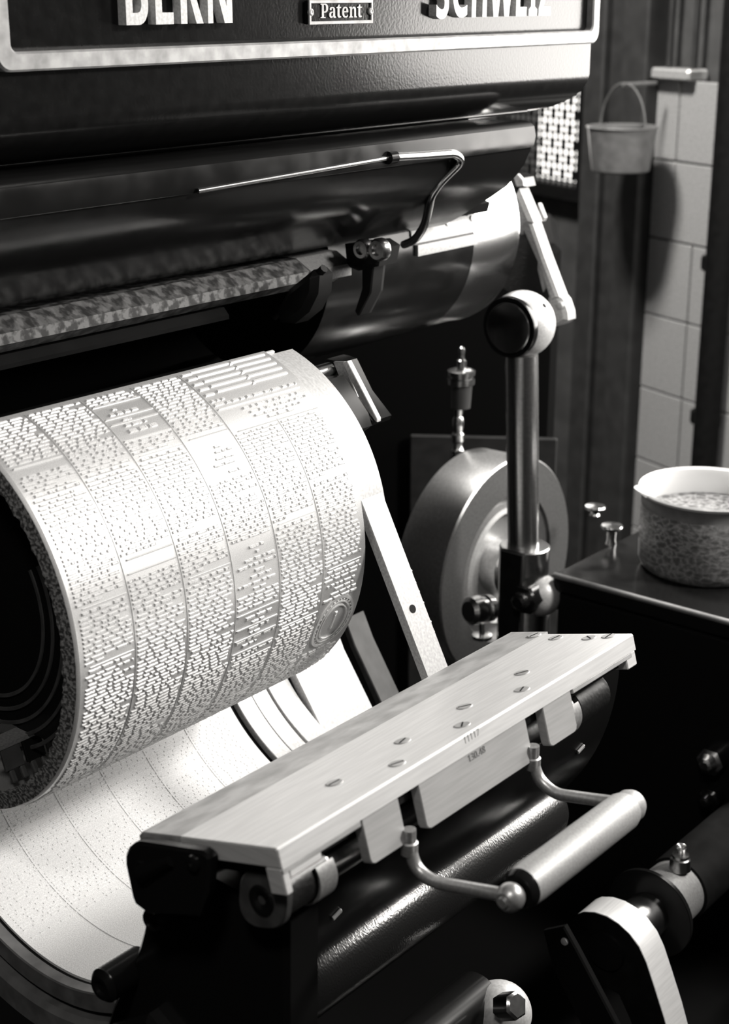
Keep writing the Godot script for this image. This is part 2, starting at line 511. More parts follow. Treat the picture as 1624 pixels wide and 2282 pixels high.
# ------------------------------------------------------------------ setting
func slab(a: Vector3, b: Vector3) -> MB:
	var mb := MB.new()
	mb.box((a + b) / 2.0, (b - a).abs())
	return mb
func room() -> void:
	struct("floor", slab(Vector3(-2.2, -1.6, -3.8), Vector3(4.2, -1.5, 2.8)), M.floor, Vector3(0, -1.5, 0))
	struct("ceiling", slab(Vector3(-2.2, 1.7, -3.8), Vector3(4.2, 1.8, 2.8)), M.plaster, Vector3(0, 1.7, 0))
	struct("wall_left", slab(Vector3(-2.2, -1.5, -3.8), Vector3(-2.1, 1.7, 2.8)), M.plaster, Vector3(-2.1, -1.5, 0))
	struct("wall_back", slab(Vector3(-2.2, -1.5, -3.8), Vector3(4.2, 1.7, -3.7)), M.plaster_dark, Vector3(0, -1.5, -3.7))
	struct("wall_front", slab(Vector3(-2.2, -1.5, 2.7), Vector3(4.2, 1.7, 2.8)), M.plaster, Vector3(0, -1.5, 2.7))
	# the right wall runs askew; it has two window openings
	var mb := MB.new()
	var mid := func(s0: float, s1: float, y0: float, y1: float) -> void:
		mb.box(wp((s0 + s1) / 2.0, (y0 + y1) / 2.0, -0.09), Vector3(s1 - s0, y1 - y0, 0.16), 0.0, Basis(WD, YA, WN))
	mid.call(-3.0, -0.64, -1.5, 1.7)
	mid.call(-0.64, -0.35, -1.5, -0.41)
	mid.call(-0.64, -0.35, 0.4, 1.7)
	mid.call(-0.35, 0.68, -1.5, 1.7)
	mid.call(0.68, 1.5, -1.5, -0.42)
	mid.call(0.68, 1.5, 0.62, 1.7)
	mid.call(1.5, 5.0, -1.5, 1.7)
	var wall := struct("wall_right", mb, M.plaster_dark, wp(0, -1.5))
	# glazed tiles, proud of a dark bed
	var bed := MB.new()
	bed.box(wp(0.07, -0.84, 0.0), Vector3(0.54, 1.32, 0.024), 0.0, Basis(WD, YA, WN))
	obj("tile_bed", bed, M.grout, wall)
	var p := 0.153
	for r in 9:
		var yt := -0.163 - r * p
		var off := 0.028 if r >= 2 else 0.118
		for c in range(-2, 2):
			var s0 := c * p + off
			var a := maxf(s0 + 0.0018, -0.199)
			var b := minf(s0 + p - 0.0018, 0.34)
			if b - a < 0.01 or yt - p < -1.5:
				continue
			var t := MB.new()
			t.box(wp((a + b) / 2.0, yt - p / 2.0, 0.018 + rng.randf() * 0.0008), Vector3(b - a, p - 0.0036, 0.012), 0.0015, Basis(WD, YA, WN))
			obj("tile", t, M.tile, wall)
	var cap := MB.new()
	cap.box(wp(-0.045, -0.154, 0.02), Vector3(0.11, 0.022, 0.05), 0.004, Basis(WD, YA, WN))
	obj("tile_cap", cap, M.tile, wall)
	# guarded window behind the casing
	var pane := MB.new()
	pane.box(wp(-0.495, 0.0, -0.1), Vector3(0.29, 0.82, 0.006), 0.0, Basis(WD, YA, WN))
	var win := struct("window_1", pane, M.window_glow, wp(-0.495, -0.41))
	var g := MB.new()
	var pitch := 0.0197
	var hole := func(s: float, y: float, w: float, h: float, rw: float, rh: float, dx: float) -> void:
		var k := 16
		for i in k:
			var t0 := TAU * i / k
			var t1 := TAU * (i + 1) / k
			var c0 := Vector2(cos(t0), sin(t0))
			var c1 := Vector2(cos(t1), sin(t1))
			var m0 := maxf(absf(c0.x), absf(c0.y))
			var m1 := maxf(absf(c1.x), absf(c1.y))
			var o0 := Vector2(c0.x / m0 * w / 2.0, c0.y / m0 * h / 2.0)
			var o1 := Vector2(c1.x / m1 * w / 2.0, c1.y / m1 * h / 2.0)
			var i0 := Vector2(c0.x * rw + dx, c0.y * rh)
			var i1 := Vector2(c1.x * rw + dx, c1.y * rh)
			var P := func(q: Vector2, z: float) -> Vector3: return wp(s + q.x, y + q.y, z)
			g.flat(P.call(o0, 0.012), P.call(o1, 0.012), P.call(i1, 0.012), P.call(i0, 0.012), WN)
			g.flat(P.call(i0, 0.012), P.call(i1, 0.012), P.call(i1, 0.008), P.call(i0, 0.008), (wp(s, y) - wp(s + i0.x, y + i0.y)).normalized())
			g.flat(P.call(o0, 0.008), P.call(o1, 0.008), P.call(i1, 0.008), P.call(i0, 0.008), -WN)
	var y := -0.400
	var row := 0
	while y < 0.38:
		var hh := 0.0155
		for c in 14:
			var s := -0.3585 - c * pitch
			if row % 2 == 0:
				hole.call(s, y + hh / 2.0, pitch, hh, pitch * 0.45, hh * 0.5, 0.0)
			else:
				var sh := (pitch * 0.12 if c % 2 == (row / 2) % 2 else -pitch * 0.12)
				hole.call(s, y + hh / 2.0, pitch, hh, pitch * 0.36, hh * 0.5, sh)
		y += hh
		row += 1
	obj("guard_mesh", g, M.black_rough, win)
	var fr := MB.new()
	fr.ring(P2([[-0.645, -0.43], [-0.335, -0.43], [-0.335, 0.42], [-0.645, 0.42]]), P2([[-0.64, -0.4], [-0.349, -0.4], [-0.349, 0.38], [-0.64, 0.38]]), WO, WD, YA, WN, -0.0005, 0.02, 0.002)
	obj("window_frame", fr, M.black_rough, win)
	# the large window that the sign mirrors, out of the picture
	var pane2 := MB.new()
	pane2.box(wp(1.09, 0.1, -0.03), Vector3(0.82, 1.04, 0.006), 0.0, Basis(WD, YA, WN))
	var win2 := struct("window_2", pane2, M.glow, wp(1.02, -0.42))
	var fr2 := MB.new()
	fr2.ring(P2([[0.64, -0.46], [1.54, -0.46], [1.54, 0.66], [0.64, 0.66]]), P2([[0.69, -0.41], [1.49, -0.41], [1.49, 0.61], [0.69, 0.61]]), WO, WD, YA, WN, -0.0095, 0.015, 0.003)
	obj("window_frame", fr2, M.post, win2)
	# dark column between window and tiles
	var col := MB.new()
	col.box(wp(-0.134, 0.1, 0.03), Vector3(0.074, 3.2, 0.06), 0.004, Basis(WD, YA, WN))
	col.box(wp(-0.201, 0.1, 0.02), Vector3(0.06, 3.2, 0.04), 0.004, Basis(WD, YA, WN))
	col.box(wp(-0.256, 0.1, 0.03), Vector3(0.06, 3.2, 0.06), 0.004, Basis(WD, YA, WN))
	var c1 := thing("wall_column", "dark painted upright channel column between the barred window and the tiles", "column", wp(-0.25, -1.5, 0.04))
	obj("upright", col, M.post, c1)
	var pipe := MB.new()
	pipe.tube([wp(0.132, -1.5, 0.05), wp(0.132, 1.7, 0.05)], 0.025, 18)
	for q in [-0.49, -0.79]:
		pipe.box(wp(0.122, q, 0.045), Vector3(0.062, 0.03, 0.03), 0.004, Basis(WD, YA, WN))
	var dp := thing("wall_pipe", "black vertical pipe running down the tiled wall", "pipe", wp(0.132, -1.5, 0.05))
	obj("pipe", pipe, M.black_rough, dp)
	for q in [-0.075, -0.005]:
		var cp := thing("conduit", "thin grey conduit rising from the tile cap beside the column" if q < -0.05 else "thin grey conduit rising nearer the black wall pipe", "conduit", wp(q, -0.15, 0.02), "conduits above the tiles")
		var cm := MB.new()
		cm.tube([wp(q, -0.149, 0.02), wp(q, 1.7, 0.02)], 0.006, 10)
		obj("tube", cm, M.post, cp)
	# bucket hung on the column
	var b0 := wp(-0.062, -0.331, 0.137)
	var bk := thing("bucket", "battered zinc bucket hanging on the dark column beside the tiles", "bucket", b0)
	var bm := MB.new()
	bm.lathe(b0, YA, [Vector2(0, 0), Vector2(0, 0.050), Vector2(0.003, 0.055), Vector2(0.080, 0.066), Vector2(0.083, 0.069), Vector2(0.085, 0.067), Vector2(0.082, 0.063), Vector2(0.007, 0.052), Vector2(0.007, 0.0)], 36)
	obj("body", bm, M.zinc, bk)
	var hd := MB.new()
	var hp := []
	for i in 17:
		var t := PI * i / 16.0
		hp.append(b0 + YA * (0.078 + 0.085 * sin(t)) + WD * (0.066 * cos(t)))
	hd.tube(hp, 0.0017, 8)
	hd.tube([b0 + YA * 0.160 + WN * 0.005, b0 + YA * 0.161 - WN * 0.076], 0.004, 8)
	obj("bail", hd, M.zinc, bk)

func lamps() -> void:
	# photographer's floodlight: dish on a stand
	var lp := Vector3(1.75, 0.62, 0.45)
	var dir := (Vector3(0.8, -0.5, -0.82) - lp).normalized()
	var t := thing("floodlight", "photographer's floodlight with a wide dish on a tall stand", "lamp", Vector3(1.62, -1.5, 0.66))
	var dish := MB.new()
	dish.lathe(lp - dir * 0.02, dir, [Vector2(-0.19, 0.0), Vector2(-0.19, 0.05), Vector2(-0.12, 0.12), Vector2(-0.01, 0.19), Vector2(0.0, 0.19), Vector2(-0.01, 0.185), Vector2(-0.115, 0.115), Vector2(-0.18, 0.045), Vector2(-0.18, 0.0)], 32)
	obj("dish", dish, M.steel_dull, t)
	var bulb := MB.new()
	bulb.lathe(lp - dir * 0.04, dir, [Vector2(-0.002, 0.0), Vector2(-0.002, 0.13), Vector2(0.0, 0.13), Vector2(0.0, 0.0)], 28)
	obj("diffuser", bulb, M.lamp_glow, t)
	var st := MB.new()
	var back := lp - dir * 0.19
	var foot := Vector3(1.62, -1.5, 0.66)
	st.tube([foot + YA * 0.3, foot + YA * 2.2, back], 0.012, 12)
	for i in 3:
		var a := TAU * i / 3.0 + 0.4
		st.tube([foot + YA * 0.5, foot + Vector3(0.14 * cos(a), 0.01, 0.14 * sin(a))], 0.009, 8)
	obj("stand", st, M.black, t)
	for q in [[Vector3(-0.45, 1.3, 0.1), "added enamelled fill lamp hanging over the operator's place"], [Vector3(1.68, 1.3, -1.62), "added enamelled fill lamp hanging in the aisle behind the machine"]]:  # both pendants are added to hold the fill lights
		var lo: Vector3 = q[0]
		var c := thing("added_fill_lamp", q[1], "lamp", lo)
		var sh := MB.new()
		sh.lathe(lo, YA, [Vector2(-0.01, 0.22), Vector2(0.0, 0.22), Vector2(0.08, 0.1), Vector2(0.12, 0.03), Vector2(0.12, 0.0)], 28)
		sh.tube([lo + YA * 0.12, Vector3(lo.x, 1.7, lo.z)], 0.006, 8)
		obj("shade", sh, M.enamel, c)
		var bb := MB.new()
		bb.lathe(lo, YA, [Vector2(0.0, 0.0), Vector2(0.0, 0.17), Vector2(0.004, 0.17), Vector2(0.004, 0.0)], 24)
		obj("bulb", bb, M.glow, c)

func machine_frame() -> void:
	var t := thing("machine_frame", "black cast iron standing frame of the casting machine behind the curved plate", "frame", Vector3(0.7, -1.5, -1.5))
	var a := MB.new()
	a.box(Vector3(0.62, -0.89, -1.42), Vector3(1.3, 1.22, 0.36), 0.01)
	obj("back_housing", a, M.matt_black, t)
	var b := MB.new()
	b.box(Vector3(0.925, -1.26, -0.82), Vector3(0.93, 0.48, 0.84), 0.01)
	obj("bed", b, M.matt_black, t)
	var c := MB.new()
	c.box(Vector3(0.16, -0.89, -1.15), Vector3(0.12, 1.22, 0.5), 0.01)
	obj("side_cheek", c, M.matt_black, t)
	var d := MB.new()
	d.box(Vector3(1.22, -0.95, -1.2), Vector3(0.08, 1.1, 0.22), 0.008)
	obj("side_cheek", d, M.matt_black, t)

func casing() -> void:
	var t := thing("melting_pot_casing", "black painted casing with a raised maker's sign above the casting machine", "casing", Vector3(0.9, -0.125, -1.0))
	var a := MB.new()
	a.xprism(P2([[0.5, -0.862], [-0.083, -0.862], [-0.091, -0.8645], [-0.098, -0.869], [-0.105, -0.878], [-0.111, -0.890], [-0.117, -0.905], [-0.122, -0.93], [-0.124, -1.0], [-0.124, -1.55], [0.5, -1.55]]), 0.1, 1.414, 0.003)
	obj("shell", a, M.sign_paint, t)
	var fr := MB.new()
	var rr := func(x0: float, x1: float, y0: float, y1: float, r: float) -> PackedVector2Array:
		var o := PackedVector2Array()
		for q in [[x1 - r, y0 + r, -90], [x1 - r, y1 - r, 0], [x0 + r, y1 - r, 90], [x0 + r, y0 + r, 180]]:
			for i in 7:
				var w := deg_to_rad(q[2] + 15.0 * i)
				o.append(Vector2(q[0] + r * cos(w), q[1] + r * sin(w)))
		return o
	fr.ring(rr.call(0.658, 1.4135, -0.0525, 0.11, 0.011), rr.call(0.671, 1.401, -0.0398, 0.098, 0.005), Vector3(0, 0, -0.862), XA, YA, ZA, 0.0, 0.008, 0.0016)
	obj("sign_frame", fr, M.bare, t)
	var sans := SystemFont.new()
	sans.font_names = PackedStringArray(["Droid Sans"])
	sans.font_weight = 700
	var serif := SystemFont.new()
	serif.font_names = PackedStringArray(["Droid Serif"])
	serif.font_weight = 700
	var put := func(word: String, x0: float, x1: float, yb: float, hh: float, narrow: float) -> void:
		# letters of one line, evenly spaced between two ends
		var ws := []
		var tot := 0.0
		for ch in word:
			var w := sans.get_string_size(ch, HORIZONTAL_ALIGNMENT_LEFT, -1, 64).x
			ws.append(w)
			tot += w
		var x := x0
		var size := hh / 0.714
		for i in word.length():
			var w: float = (x1 - x0) * ws[i] / tot
			letter(t, word[i], sans, Vector3(x + w / 2.0, yb + hh * 0.5 - size * 0.012, -0.862 + 0.004), size, w / (ws[i] * size / 64.0) * narrow, 0.009, M.letter)
			x += w
	put.call("BERN", 0.768, 0.884, -0.0245, 0.048, 0.96)
	put.call("SCHWEIZ", 1.135, 1.322, -0.0245, 0.048, 0.98)
	# small riveted name plate
	var pl := MB.new()
	pl.box(Vector3(1.0125, -0.018, -0.8605), Vector3(0.0805, 0.0185, 0.004), 0.0006)
	var ob := obj("patent_plate", pl, M.sign_paint, t)
	var pf := MB.new()
	pf.ring(P2([[0.972, -0.0275], [1.053, -0.0275], [1.053, -0.0085], [0.972, -0.0085]]), P2([[0.9745, -0.0248], [1.0505, -0.0248], [1.0505, -0.0112], [0.9745, -0.0112]]), Vector3(0, 0, -0.8585), XA, YA, ZA, 0.0, 0.0016, 0.0004)
	obj("plate_rim", pf, M.bare, ob)
	for x in [0.9745, 1.0505]:
		var s := MB.new()
		s.lathe(Vector3(x, -0.018, -0.8585), ZA, [Vector2(0.0, 0.0032), Vector2(0.0015, 0.003), Vector2(0.0022, 0.0018), Vector2(0.0018, 0.0)], 14)
		obj("plate_screw", s, M.bare, ob)
	letter(ob, "Patent", serif, Vector3(1.0125, -0.0172, -0.8583), 0.0155, 1.05, 0.0016, M.bare, Basis.IDENTITY, "lettering")
	# welt under the front edge
	var w2 := MB.new()
	w2.tube([Vector3(0.1, -0.122, -0.932), Vector3(1.40, -0.122, -0.932)], 0.003, 10)
	obj("edge_bead", w2, M.black_gloss, t)

func pot_body() -> void:
	var t := thing("melting_pot", "round bellied black melting pot hanging under the sign casing", "pot", Vector3(0.8, -0.25, -1.1))
	var a := MB.new()
	a.xprism(P2([[-0.125, -0.966], [-0.125, -0.94], [-0.122, -0.865], [-0.123, -0.857], [-0.127, -0.8515], [-0.136, -0.8495], [-0.147, -0.8515], [-0.1475, -0.8545], [-0.163, -0.861], [-0.175, -0.870], [-0.187, -0.882], [-0.199, -0.900], [-0.2125, -0.922], [-0.226, -0.945], [-0.233, -0.960], [-0.2345, -0.966]]), 0.1, 1.30, 0.004, 0.86)
	obj("belly", a, M.black, t)
	var cb := MB.new()
	cb.tube([Vector3(0.12, -0.1465, -0.853), Vector3(1.29, -0.1465, -0.853)], 0.0012, 8)  # bead added to draw a highlight line along the crease
	obj("highlight_bead", cb, M.black_gloss, t)
	# thin gas pipe along the crease, with a bent thicker end
	var g := thing("gas_pipe", "thin bent copper pipe running along the black pot to the burner", "pipe", PX(905, 540, 1.24))
	var p := MB.new()
	p.tube([PZ(440, 426, -0.8495), PZ(600, 398, -0.8495), PZ(870, 351, -0.8495)], 0.0022, 10)
	obj("thin_pipe", p, M.steel_turned, g)
	var q := MB.new()
	q.tube(bend([PZ(868, 351, -0.8495), PZ(940, 347, -0.849), PZ(1012, 341, -0.848), PZ(1030, 358, -0.85), PZ(962, 425, -0.875), PZ(948, 500, -0.905), PZ(925, 535, -0.93), PZ(900, 545, -0.955)], 0.02), 0.0042, 12)
	obj("bent_pipe", q, M.steel_turned, g)
	var s := MB.new()
	s.tube([PZ(864, 352, -0.8495), PZ(880, 350, -0.8495)], 0.0056, 12)
	obj("coupling", s, M.black, g)

func ledge() -> void:
	var t := thing("ledge_bar", "long scuffed steel ledge bar with worn paint below the melting pot", "bar", Vector3(0.7, -0.26, -0.95))
	var a := MB.new()
	a.xprism(P2([[-0.2385, -0.957], [-0.2477, -0.940], [-0.2565, -0.940], [-0.266, -0.955], [-0.266, -1.3], [-0.2385, -1.3]]), 0.2, 1.115, 0.0012, 0.95)
	obj("bar", a, M.worn_bar, t)
	var e := MB.new()
	e.xprism(P2([[-0.2375, -0.957], [-0.2475, -0.9385], [-0.259, -0.9385], [-0.262, -0.95], [-0.262, -1.0], [-0.2375, -1.0]]), 1.062, 1.122, 0.001, 0.95)
	obj("end_block", e, M.steel_dull, t)
	var l := MB.new()
	l.xprism(P2([[-0.268, -0.955], [-0.2745, -0.949], [-0.278, -0.949], [-0.278, -1.3], [-0.268, -1.3]]), 0.2, 0.965, 0.001, 0.95)
	obj("drip_lip", l, M.black, t)
	var sp := thing("pouring_spout", "dark curved pouring spout below the end of the ledge bar", "spout", PX(690, 660, 1.05))
	var m := MB.new()
	m.xprism(pxpoly([[722, 596], [735, 610], [732, 650], [712, 690], [680, 716], [648, 712], [640, 690], [668, 640]], 1.04), 1.02, 1.05, 0.006)
	m.tube([PX(610, 705, 1.03), PX(722, 598, 1.03)], 0.004, 8)
	obj("lip", m, M.black_rough, sp)
	var b := thing("burner_bracket", "small black bracket with two bolt heads beside the ledge bar", "bracket", PX(825, 590, 1.16))
	var bm := MB.new()
	bm.xprism(pxpoly([[785, 540], [845, 535], [868, 550], [860, 590], [815, 600], [790, 590]], 1.13), 1.115, 1.15, 0.004)
	bm.xprism(pxpoly([[822, 590], [845, 585], [838, 650], [812, 700], [806, 690], [822, 640]], 1.13), 1.12, 1.14, 0.003)
	obj("body", bm, M.black_rough, b)
	for c in [[842, 557, 0.011], [806, 556, 0.010]]:
		var o := PX(c[0], c[1], 1.113)
		var bo := MB.new()
		bo.lathe(o, -XA, [Vector2(-0.006, c[2]), Vector2(0.0, c[2]), Vector2(0.003, c[2] * 0.8), Vector2(0.003, c[2] * 0.5), Vector2(0.0, c[2] * 0.45), Vector2(0.0, 0.0)], 16)
		obj("bolt_head", bo, M.steel, b)

func drum() -> void:
	var cy := -0.259
	var cz := -1.086
	var t := thing("metal_drum", "bright sheet metal drum with a riveted clamp band below the pot", "drum", Vector3(1.35, -0.375, -1.086))
	var a := MB.new()
	a.lathe(Vector3(0, cy, cz), XA, [Vector2(1.36, 0.0), Vector2(1.36, 0.115), Vector2(1.447, 0.115), Vector2(1.451, 0.1165), Vector2(1.453, 0.1165), Vector2(1.453, 0.0)], 72)
	obj("sleeve", a, M.steel_turned, t)
	var b := MB.new()
	b.lathe(Vector3(0, cy, cz), XA, [Vector2(1.126, 0.0), Vector2(1.126, 0.116), Vector2(1.366, 0.116), Vector2(1.366, 0.0)], 60)
	obj("cover", b, M.black, t)
	var c := MB.new()
	sector_prism(c, cy, cz, 0.116, 0.1175, 5.0, 16.0, 1.255, 1.368, 8)
	sector_prism(c, cy, cz, 0.116, 0.1195, -1.5, 4.0, 1.262, 1.368, 6)
	obj("clamp_band", c, M.cast_grey, t)
	for q in [[916, 514], [977, 500], [1034, 489]]:
		var o := PX(q[0], q[1], 1.27 + (q[0] - 916) * 0.00078)
		var dir := Vector3(0, o.y - cy, o.z - cz).normalized()
		var s := MB.new()
		s.lathe(Vector3(o.x, cy, cz) + dir * 0.1172, dir, [Vector2(0, 0.0035), Vector2(0.0016, 0.003), Vector2(0.002, 0.0)], 12)
		obj("rivet", s, M.steel_dull, t)
	var k := MB.new()
	k.xprism(pxpoly([[905, 490], [925, 474], [935, 478], [930, 500]], 1.25), 1.25, 1.375, 0.001)
	obj("hinge_strip", k, M.black_gloss, t)
	for q in [[935, 485], [1030, 471]]:
		var o := PX(q[0], q[1], 1.255 + (q[0] - 935) * 0.00095)
		var s := MB.new()
		s.lathe(o - ZA * 0.006, ZA, [Vector2(0, 0.0045), Vector2(0.012, 0.0045), Vector2(0.014, 0.002), Vector2(0.014, 0.0)], 12)
		obj("bolt_head", s, M.black_gloss, t)

# ------------------------------------------------------------------ core, plate, mould, matrix
const CY := -0.4316
const CZ := -0.9022
const MY := -0.532
const MZ := -0.793
func core() -> void:
	var t := thing("casting_core", "black core cylinder with turned rings inside the curved plate", "core", Vector3(0.76, -0.57, -0.9022))
	var a := MB.new()
	var cp := PackedVector2Array()
	for i in 61:
		var g := deg_to_rad(lerpf(-49.0, 229.0, i / 60.0))
		cp.append(Vector2(CY + 0.128 * sin(g), CZ + 0.128 * cos(g)))
	a.xprism(cp, 0.64, 0.93, 0.001)
	obj("cylinder", a, M.black, t)
	for r in [0.077, 0.0876, 0.0985, 0.109, 0.1195]:
		var b := MB.new()
		b.lathe(Vector3(0, CY, CZ), XA, [Vector2(0.6395, r + 0.0016), Vector2(0.6385, r + 0.0012), Vector2(0.6385, r - 0.0012), Vector2(0.6395, r - 0.0016)], 72, deg_to_rad(-30.0), deg_to_rad(150.0))
		obj("turned_ring", b, M.grey_paint, t)
	# smooth sleeve that shows past the far end of the plate
	var s := MB.new()
	sector_prism(s, CY, CZ, 0.138, 0.151, 11.0, 72.0, 0.912, 0.944, 30, 0.0006)
	obj("end_sleeve", s, M.light_metal, t)
	# straight cheek strip running down from the sleeve
	var st := MB.new()
	var c0 := yz(804, 1110, 0.915)
	var c1 := yz(962, 1528, 0.915)
	var d := (c1 - c0).normalized()
	var nn := Vector2(-d.y, d.x)
	if nn.y > 0.0:
		nn = -nn
	c1 += d * 0.05
	st.xprism(PackedVector2Array([c0, c1, c1 + nn * 0.008, c0 + nn * 0.008]), 0.914, 0.942, 0.0006)
	obj("cheek_strip", st, M.steel_dull, t)
	var hl := MB.new()
	var hp := PX(925, 1375, 0.928)
	hl.lathe(Vector3(0.926, c0.x + d.x * 0.1, c0.y + d.y * 0.1) , Vector3(0, -nn.x, -nn.y), [Vector2(-0.001, 0.0036), Vector2(0.0004, 0.0036), Vector2(0.0004, 0.0)], 14)
	obj("strip_hole", hl, M.recess_black, t)  # dark disc in place of the shaded hole
	# ragged spill along the strip edge
	for i in 16:
		var q := c0 + d * (0.03 + 0.0085 * i + rng.randf() * 0.004)
		var sp := MB.new()
		sp.box(Vector3(0.9408 + rng.randf() * 0.0014, q.x, q.y) + Vector3(0, nn.x, nn.y) * 0.003, Vector3(0.003, 0.002 + rng.randf() * 0.006, 0.004), 0.0009)
		obj("metal_spill", sp, M.steel_dull, t)
	# comb and rail seen through the open end of the plate, beneath the core
	var r := MB.new()
	r.xprism(P2([[-0.5285, -0.852], [-0.532, -0.852], [-0.532, -0.868], [-0.5285, -0.868]]), 0.612, 0.905, 0.0006)
	obj("bottom_rail", r, M.steel_dull, t)
	for i in 7:
		var e := MB.new()
		e.box(Vector3(0.622 + i * 0.020, -0.5405, -0.851), Vector3(0.017, 0.017, 0.003), 0.0004, Basis(XA, -0.35))
		obj("comb_plate", e, M.black if i % 2 else M.grey_paint, t)
	for i in 14:
		var e := MB.new()
		e.box(Vector3(0.618 + i * 0.010, -0.553, -0.846), Vector3(0.0045, 0.010, 0.004), 0.001, Basis(XA, -0.5))
		obj("comb_tooth", e, M.grey_paint, t)

func block(mb: MB, cy: float, cz: float, r0: float, h: float, x0: float, x1: float, a0: float, a1: float, bev: float, bx := -1.0, by := -1.0) -> void:
	# one raised bar of type on a cylinder: angles in radians, a0 above a1
	var br := bev / absf(r0)
	if bx < 0.0:
		bx = bev
	if by < 0.0:
		by = bx
	var o := Vector3(0, cy, cz)
	var e0 := Vector3(0, sin(a0), cos(a0))
	var e1 := Vector3(0, sin(a1), cos(a1))
	var t0 := Vector3(0, sin(a0 - br), cos(a0 - br))
	var t1 := Vector3(0, sin(a1 + br), cos(a1 + br))
	var r1 := r0 + h
	var A := o + e0 * r0 + XA * x0
	var B := o + e0 * r0 + XA * x1
	var C := o + e1 * r0 + XA * x1
	var D := o + e1 * r0 + XA * x0
	var a := o + t0 * r1 + XA * (x0 + bx)
	var b := o + t0 * r1 + XA * (x1 - by)
	var c := o + t1 * r1 + XA * (x1 - by)
	var d := o + t1 * r1 + XA * (x0 + bx)
	var s := signf(h)
	var k := (t0 + t1).normalized() * s
	mb.flat(a, b, c, d, k)
	var up := Vector3(0, cos(a0), -sin(a0))
	mb.flat(A, B, b, a, (k + up).normalized())
	mb.flat(D, C, c, d, (k - up).normalized())
	mb.flat(A, D, d, a, (k - XA).normalized())
	mb.flat(B, C, c, b, (k + XA).normalized())
func words(mb: MB, x0: float, x1: float, a: float, hgt: float, rise: float, fine: bool) -> void:
	# a line of type: letters as small bars, broken by word spaces
	var R := 0.155
	var x := x0
	while x < x1 - 0.002:
		var w := minf(rng.randf_range(0.0035, 0.0115), x1 - x)
		if fine:
			var e := x + w
			var first := 0.0007
			while x < e - 0.0008:
				var l := minf(rng.randf_range(0.0011, 0.0021), e - x)
				var up := rng.randf_range(-0.0001, 0.00025)
				var dn := rng.randf_range(-0.0001, 0.0002)
				block(mb, CY, CZ, R - 0.0001, rise * rng.randf_range(0.92, 1.05), x, x + l, a + (hgt * 0.5 + up) / R, a - (hgt * 0.5 + dn) / R, 0.0005, first, 0.0007 if x + l > e - 0.0009 else 0.00015)
				first = 0.00015
				x += l - 0.00024
			x = e
		else:
			block(mb, CY, CZ, R - 0.0001, rise, x, x + w, a + hgt * 0.5 / R, a - hgt * 0.5 / R, 0.0006)
			x += w
		x += rng.randf_range(0.0008, 0.0016)

